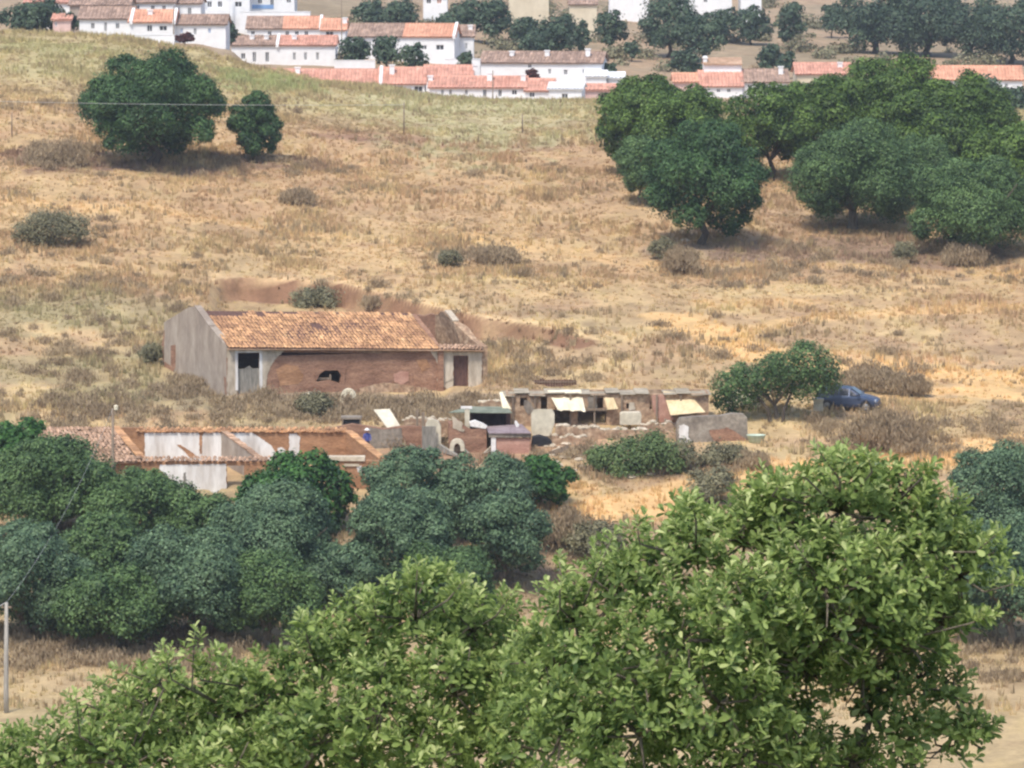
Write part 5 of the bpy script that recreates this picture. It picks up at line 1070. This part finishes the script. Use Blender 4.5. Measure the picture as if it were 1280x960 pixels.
def leaves(P, Dv, Tn, seed, Ls=.080):
    r = np.random.default_rng(seed); n = len(P); V = []; F = []; TT = []
    a = np.cross(Dv, r.normal(size=Dv.shape)); a /= np.linalg.norm(a, axis=1)[:, None]; b = np.cross(Dv, a)
    prof = [(0, 0), (.35, .30), (.72, .50), (.93, .32), (1.0, 0), (.93, -.32), (.72, -.50), (.35, -.30)]
    for k in range(11):
        th = k * 2.39996 + r.uniform(-.3, .3, n); lay = k / 10
        out = np.cos(th)[:, None] * a + np.sin(th)[:, None] * b; tilt = (1.25 - .85 * lay) + r.uniform(-.25, .25, n)
        ax = out * np.sin(tilt)[:, None] + Dv * np.cos(tilt)[:, None]; sd = np.cross(ax, Dv); sd /= np.linalg.norm(sd, axis=1)[:, None] + 1e-6
        ro = r.normal(size=n)[:, None] * .5; nr = np.cross(sd, ax); sd = sd * np.cos(ro) + nr * np.sin(ro); nr = np.cross(sd, ax); cu = r.uniform(-.05, .55, n); L = Ls * r.uniform(.55, 1.35, n) * (1.05 - .35 * lay); W = L * r.uniform(.34, .56, n)
        base = P + Dv * ((lay - .6) * .11)[..., None] if np.ndim(lay) else P + Dv * ((lay - .6) * .11)
        pts = [base + ax * (L * t)[:, None] + sd * (W * w)[:, None] + nr * (L * (-cu * t * t + .16 * abs(w)))[:, None] for t, w in prof]
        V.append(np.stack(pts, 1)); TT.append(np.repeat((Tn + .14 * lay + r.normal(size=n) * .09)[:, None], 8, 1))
    V = np.concatenate(V).reshape(-1, 8, 3); m = len(V); V = V.reshape(-1, 3); TT = np.concatenate(TT).ravel(); i = np.arange(m)[:, None] * 8
    F = np.concatenate([i + np.array([0, 1, 2, 3]), i + np.array([0, 3, 4, 5]), i + np.array([0, 5, 6, 7])], 0)
    return V, F, TT
def front_tree(label, circles, D, foot, seed, sprigs):
    gx_, gy_ = foot; T = thing('oak_tree', label, 'tree', (gx_, gy_, hz(gx_, gy_))); r = random.Random(seed); lobes = []
    for px, row, rp, dd in circles:
        Dd = D + dd; R_ = rp * Dd / FPX; lobes.append((np.array(at(px, row, Dd)), np.array([R_, R_ * 1.1, R_ * .9])))
    P, Dv, Tn = rosettes(lobes, seed); ex = []
    mb = MB(); g = Vector((gx_, gy_, hz(gx_, gy_))); cen = Vector(np.mean([l[0] for l in lobes], 0)); j1 = Vector((gx_, gy_, at(640, 985, gy_)[2]))
    mb.tube([g - Vector((0, 0, .4)), g.lerp(j1, .3), j1], [.24, .19, .16], 12)
    nodes_ = [(j1, .10)]; todo = [Vector(c) for c, _ in lobes]
    while todo:
        best = min(((t_ - n_[0]).length * (1 + .15 * (n_[1] < .02)), a, b) for a, t_ in enumerate(todo) for b, n_ in enumerate(nodes_)); t_ = todo.pop(best[1]); p_, r0 = nodes_[best[2]]; r1 = max(.010, r0 * .62)
        mb.tube([p_, p_.lerp(t_, .5) + Vector((r.uniform(-.08, .08), r.uniform(-.08, .08), r.uniform(-.1, .05))), t_], [r0 * .8, (r0 + r1) / 2 * .8, r1 * .8], 7); nodes_.append((t_, r1))
    for c, rad in lobes:
        c = Vector(c)
        for _ in range(7):
            q = Vector((r.gauss(0, 1), r.gauss(0, 1), r.gauss(.4, .8))).normalized(); e = c + Vector((q.x * rad[0], q.y * rad[1], q.z * rad[2])) * .95
            mb.tube([c, c.lerp(e, .5) + Vector((r.uniform(-.05, .05), 0, r.uniform(-.05, .05))), e], [.014, .009, .005], 5)
    for px, row, tpx, trow in sprigs:
        a = Vector(at(px, row, D - .5)); b = Vector(at(tpx, trow, D - .5)); nc_ = min((Vector(l[0]) for l in lobes), key=lambda q: (q - a).length); mb.tube([nc_, a, a.lerp(b, .5), b], [.009, .008, .006, .004], 5)
        for k in range(5):
            p = a.lerp(b, .3 + .7 * k / 4); d_ = (b - a).normalized(); side_ = Vector((r.uniform(-1, 1), r.uniform(-1, 1), .5)); q = p + side_ * .08 if k < 4 else b
            dd = (d_ + side_ * .5).normalized(); ex.append((np.array(q), np.array(dd if k < 4 else d_)))
    P2 = np.array([e[0] for e in ex]); D2 = np.array([e[1] for e in ex]); P = np.concatenate([P, P2]); Dv = np.concatenate([Dv, D2]); Tn = np.concatenate([Tn, np.full(len(P2), .5)])
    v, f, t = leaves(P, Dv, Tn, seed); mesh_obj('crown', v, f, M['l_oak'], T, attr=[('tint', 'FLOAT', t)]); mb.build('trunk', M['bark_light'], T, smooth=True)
LC = [(520, 775, 62, 0), (455, 800, 60, .2), (590, 790, 58, .1), (395, 830, 58, 0), (345, 865, 55, -.2), (300, 895, 55, 0), (250, 920, 60, .2), (190, 900, 55, .4), (140, 905, 50, .3), (80, 950, 60, 0), (20, 960, 50, .3), (480, 880, 75, -.6), (570, 870, 75, -.5), (400, 930, 75, -.7), (520, 960, 80, -.9), (620, 850, 60, 0), (640, 930, 75, -.5), (160, 960, 70, -.4), (290, 975, 70, -.8), (200, 858, 36, .3), (545, 745, 40, .3), (610, 810, 50, .6), (450, 850, 60, .8), (330, 940, 80, .9), (560, 830, 80, .9), (620, 900, 80, .8), (450, 960, 80, .2), (600, 980, 80, .2), (200, 950, 70, .8), (100, 990, 70, .3), (0, 990, 60, .3), (360, 990, 80, -.4), (280, 860, 40, .3)]
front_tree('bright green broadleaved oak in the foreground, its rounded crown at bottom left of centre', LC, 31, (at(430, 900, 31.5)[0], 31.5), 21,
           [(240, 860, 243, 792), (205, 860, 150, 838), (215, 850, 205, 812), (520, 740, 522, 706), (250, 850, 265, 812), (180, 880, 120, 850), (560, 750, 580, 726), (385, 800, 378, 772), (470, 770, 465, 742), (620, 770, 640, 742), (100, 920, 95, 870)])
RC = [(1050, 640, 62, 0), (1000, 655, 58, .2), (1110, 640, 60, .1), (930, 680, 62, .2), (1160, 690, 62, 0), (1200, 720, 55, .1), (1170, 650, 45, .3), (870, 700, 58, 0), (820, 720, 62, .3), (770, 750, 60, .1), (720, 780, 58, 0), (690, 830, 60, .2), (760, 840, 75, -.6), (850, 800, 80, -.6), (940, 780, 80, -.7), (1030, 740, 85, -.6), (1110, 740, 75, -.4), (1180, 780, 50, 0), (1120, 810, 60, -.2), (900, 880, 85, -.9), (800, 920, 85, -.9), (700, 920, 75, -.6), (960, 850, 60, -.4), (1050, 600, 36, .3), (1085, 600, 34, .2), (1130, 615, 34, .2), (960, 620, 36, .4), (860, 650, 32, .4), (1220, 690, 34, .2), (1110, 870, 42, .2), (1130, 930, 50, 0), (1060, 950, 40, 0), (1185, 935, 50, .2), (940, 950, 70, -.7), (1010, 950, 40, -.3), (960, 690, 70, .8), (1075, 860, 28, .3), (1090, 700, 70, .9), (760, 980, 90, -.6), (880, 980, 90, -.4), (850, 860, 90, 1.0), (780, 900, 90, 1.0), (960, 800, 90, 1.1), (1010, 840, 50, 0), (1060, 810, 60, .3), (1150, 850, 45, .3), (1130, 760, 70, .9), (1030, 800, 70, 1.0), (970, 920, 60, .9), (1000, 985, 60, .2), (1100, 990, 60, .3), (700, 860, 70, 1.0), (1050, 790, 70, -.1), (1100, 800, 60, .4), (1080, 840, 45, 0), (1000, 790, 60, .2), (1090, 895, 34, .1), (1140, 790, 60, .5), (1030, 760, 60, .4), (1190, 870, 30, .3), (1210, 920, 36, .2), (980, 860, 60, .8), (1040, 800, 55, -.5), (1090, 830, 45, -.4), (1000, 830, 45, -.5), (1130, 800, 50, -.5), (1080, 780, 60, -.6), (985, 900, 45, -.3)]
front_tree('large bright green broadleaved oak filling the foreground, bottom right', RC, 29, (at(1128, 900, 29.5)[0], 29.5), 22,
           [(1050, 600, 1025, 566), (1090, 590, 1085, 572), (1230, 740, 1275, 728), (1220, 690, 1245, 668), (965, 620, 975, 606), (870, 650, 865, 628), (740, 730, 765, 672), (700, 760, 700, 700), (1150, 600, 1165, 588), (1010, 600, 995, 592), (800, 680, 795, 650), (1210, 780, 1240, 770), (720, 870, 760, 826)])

# ------------------------------------------------------------------ light, sky, air
w = bpy.data.worlds.new('World'); sc.world = w; w.use_nodes = True; nt = w.node_tree
bg = nt.nodes['Background']; sk = nt.nodes.new('ShaderNodeTexSky'); sk.sky_type = 'NISHITA'; sk.sun_disc = False
EL, AZ = 58, 205      # sun behind the camera, to the left
sk.sun_elevation = R(EL); sk.sun_rotation = R(AZ); sk.air_density = 1.0; sk.dust_density = 2.0; nt.links.new(sk.outputs[0], bg.inputs[0]); bg.inputs[1].default_value = .10
sd = bpy.data.lights.new('sun', 'SUN'); sd.energy = 1.5; sd.angle = R(10); sd.color = (1, .93, .82); so = bpy.data.objects.new('sun', sd); COL.objects.link(so)
v = Vector((math.sin(R(AZ)) * math.cos(R(EL)), math.cos(R(AZ)) * math.cos(R(EL)), math.sin(R(EL)))); so.rotation_euler = v.to_track_quat('Z', 'Y').to_euler(); so.location = (0, 0, 60)
HAZE = True
if HAZE:
    m, nt, o = nodes('haze_air'); pv = nt.nodes.new('ShaderNodeVolumePrincipled'); pv.inputs['Color'].default_value = (.86, .90, 1, 1); pv.inputs['Density'].default_value = .0002; pv.inputs['Anisotropy'].default_value = .3
    nt.links.new(pv.outputs[0], o.inputs['Volume'])
    x0, x1, y0, y1, z0, z1 = -2700, 2700, -700, 2700, GZ.min() - 1, max(GZ.max(), 14) + 3
    mb = MB(); mb.prism([(x0, y0, z0), (x1, y0, z0), (x1, y0, z1), (x0, y0, z1)], (0, y1 - y0, 0)); ho = mb.build('haze', m, None, loc=(0, 0, 0)); tag(ho, 'thin bluish air haze over the whole valley', 'haze', kind='stuff')
sc.view_settings.view_transform = 'Standard'; sc.view_settings.look = 'None'; sc.view_settings.gamma = 1; sc.view_settings.exposure = 1.2
sc.cycles.filter_width = 2.4
print('faces', sum(len(o.data.polygons) for o in COL.objects if o.type == 'MESH'))
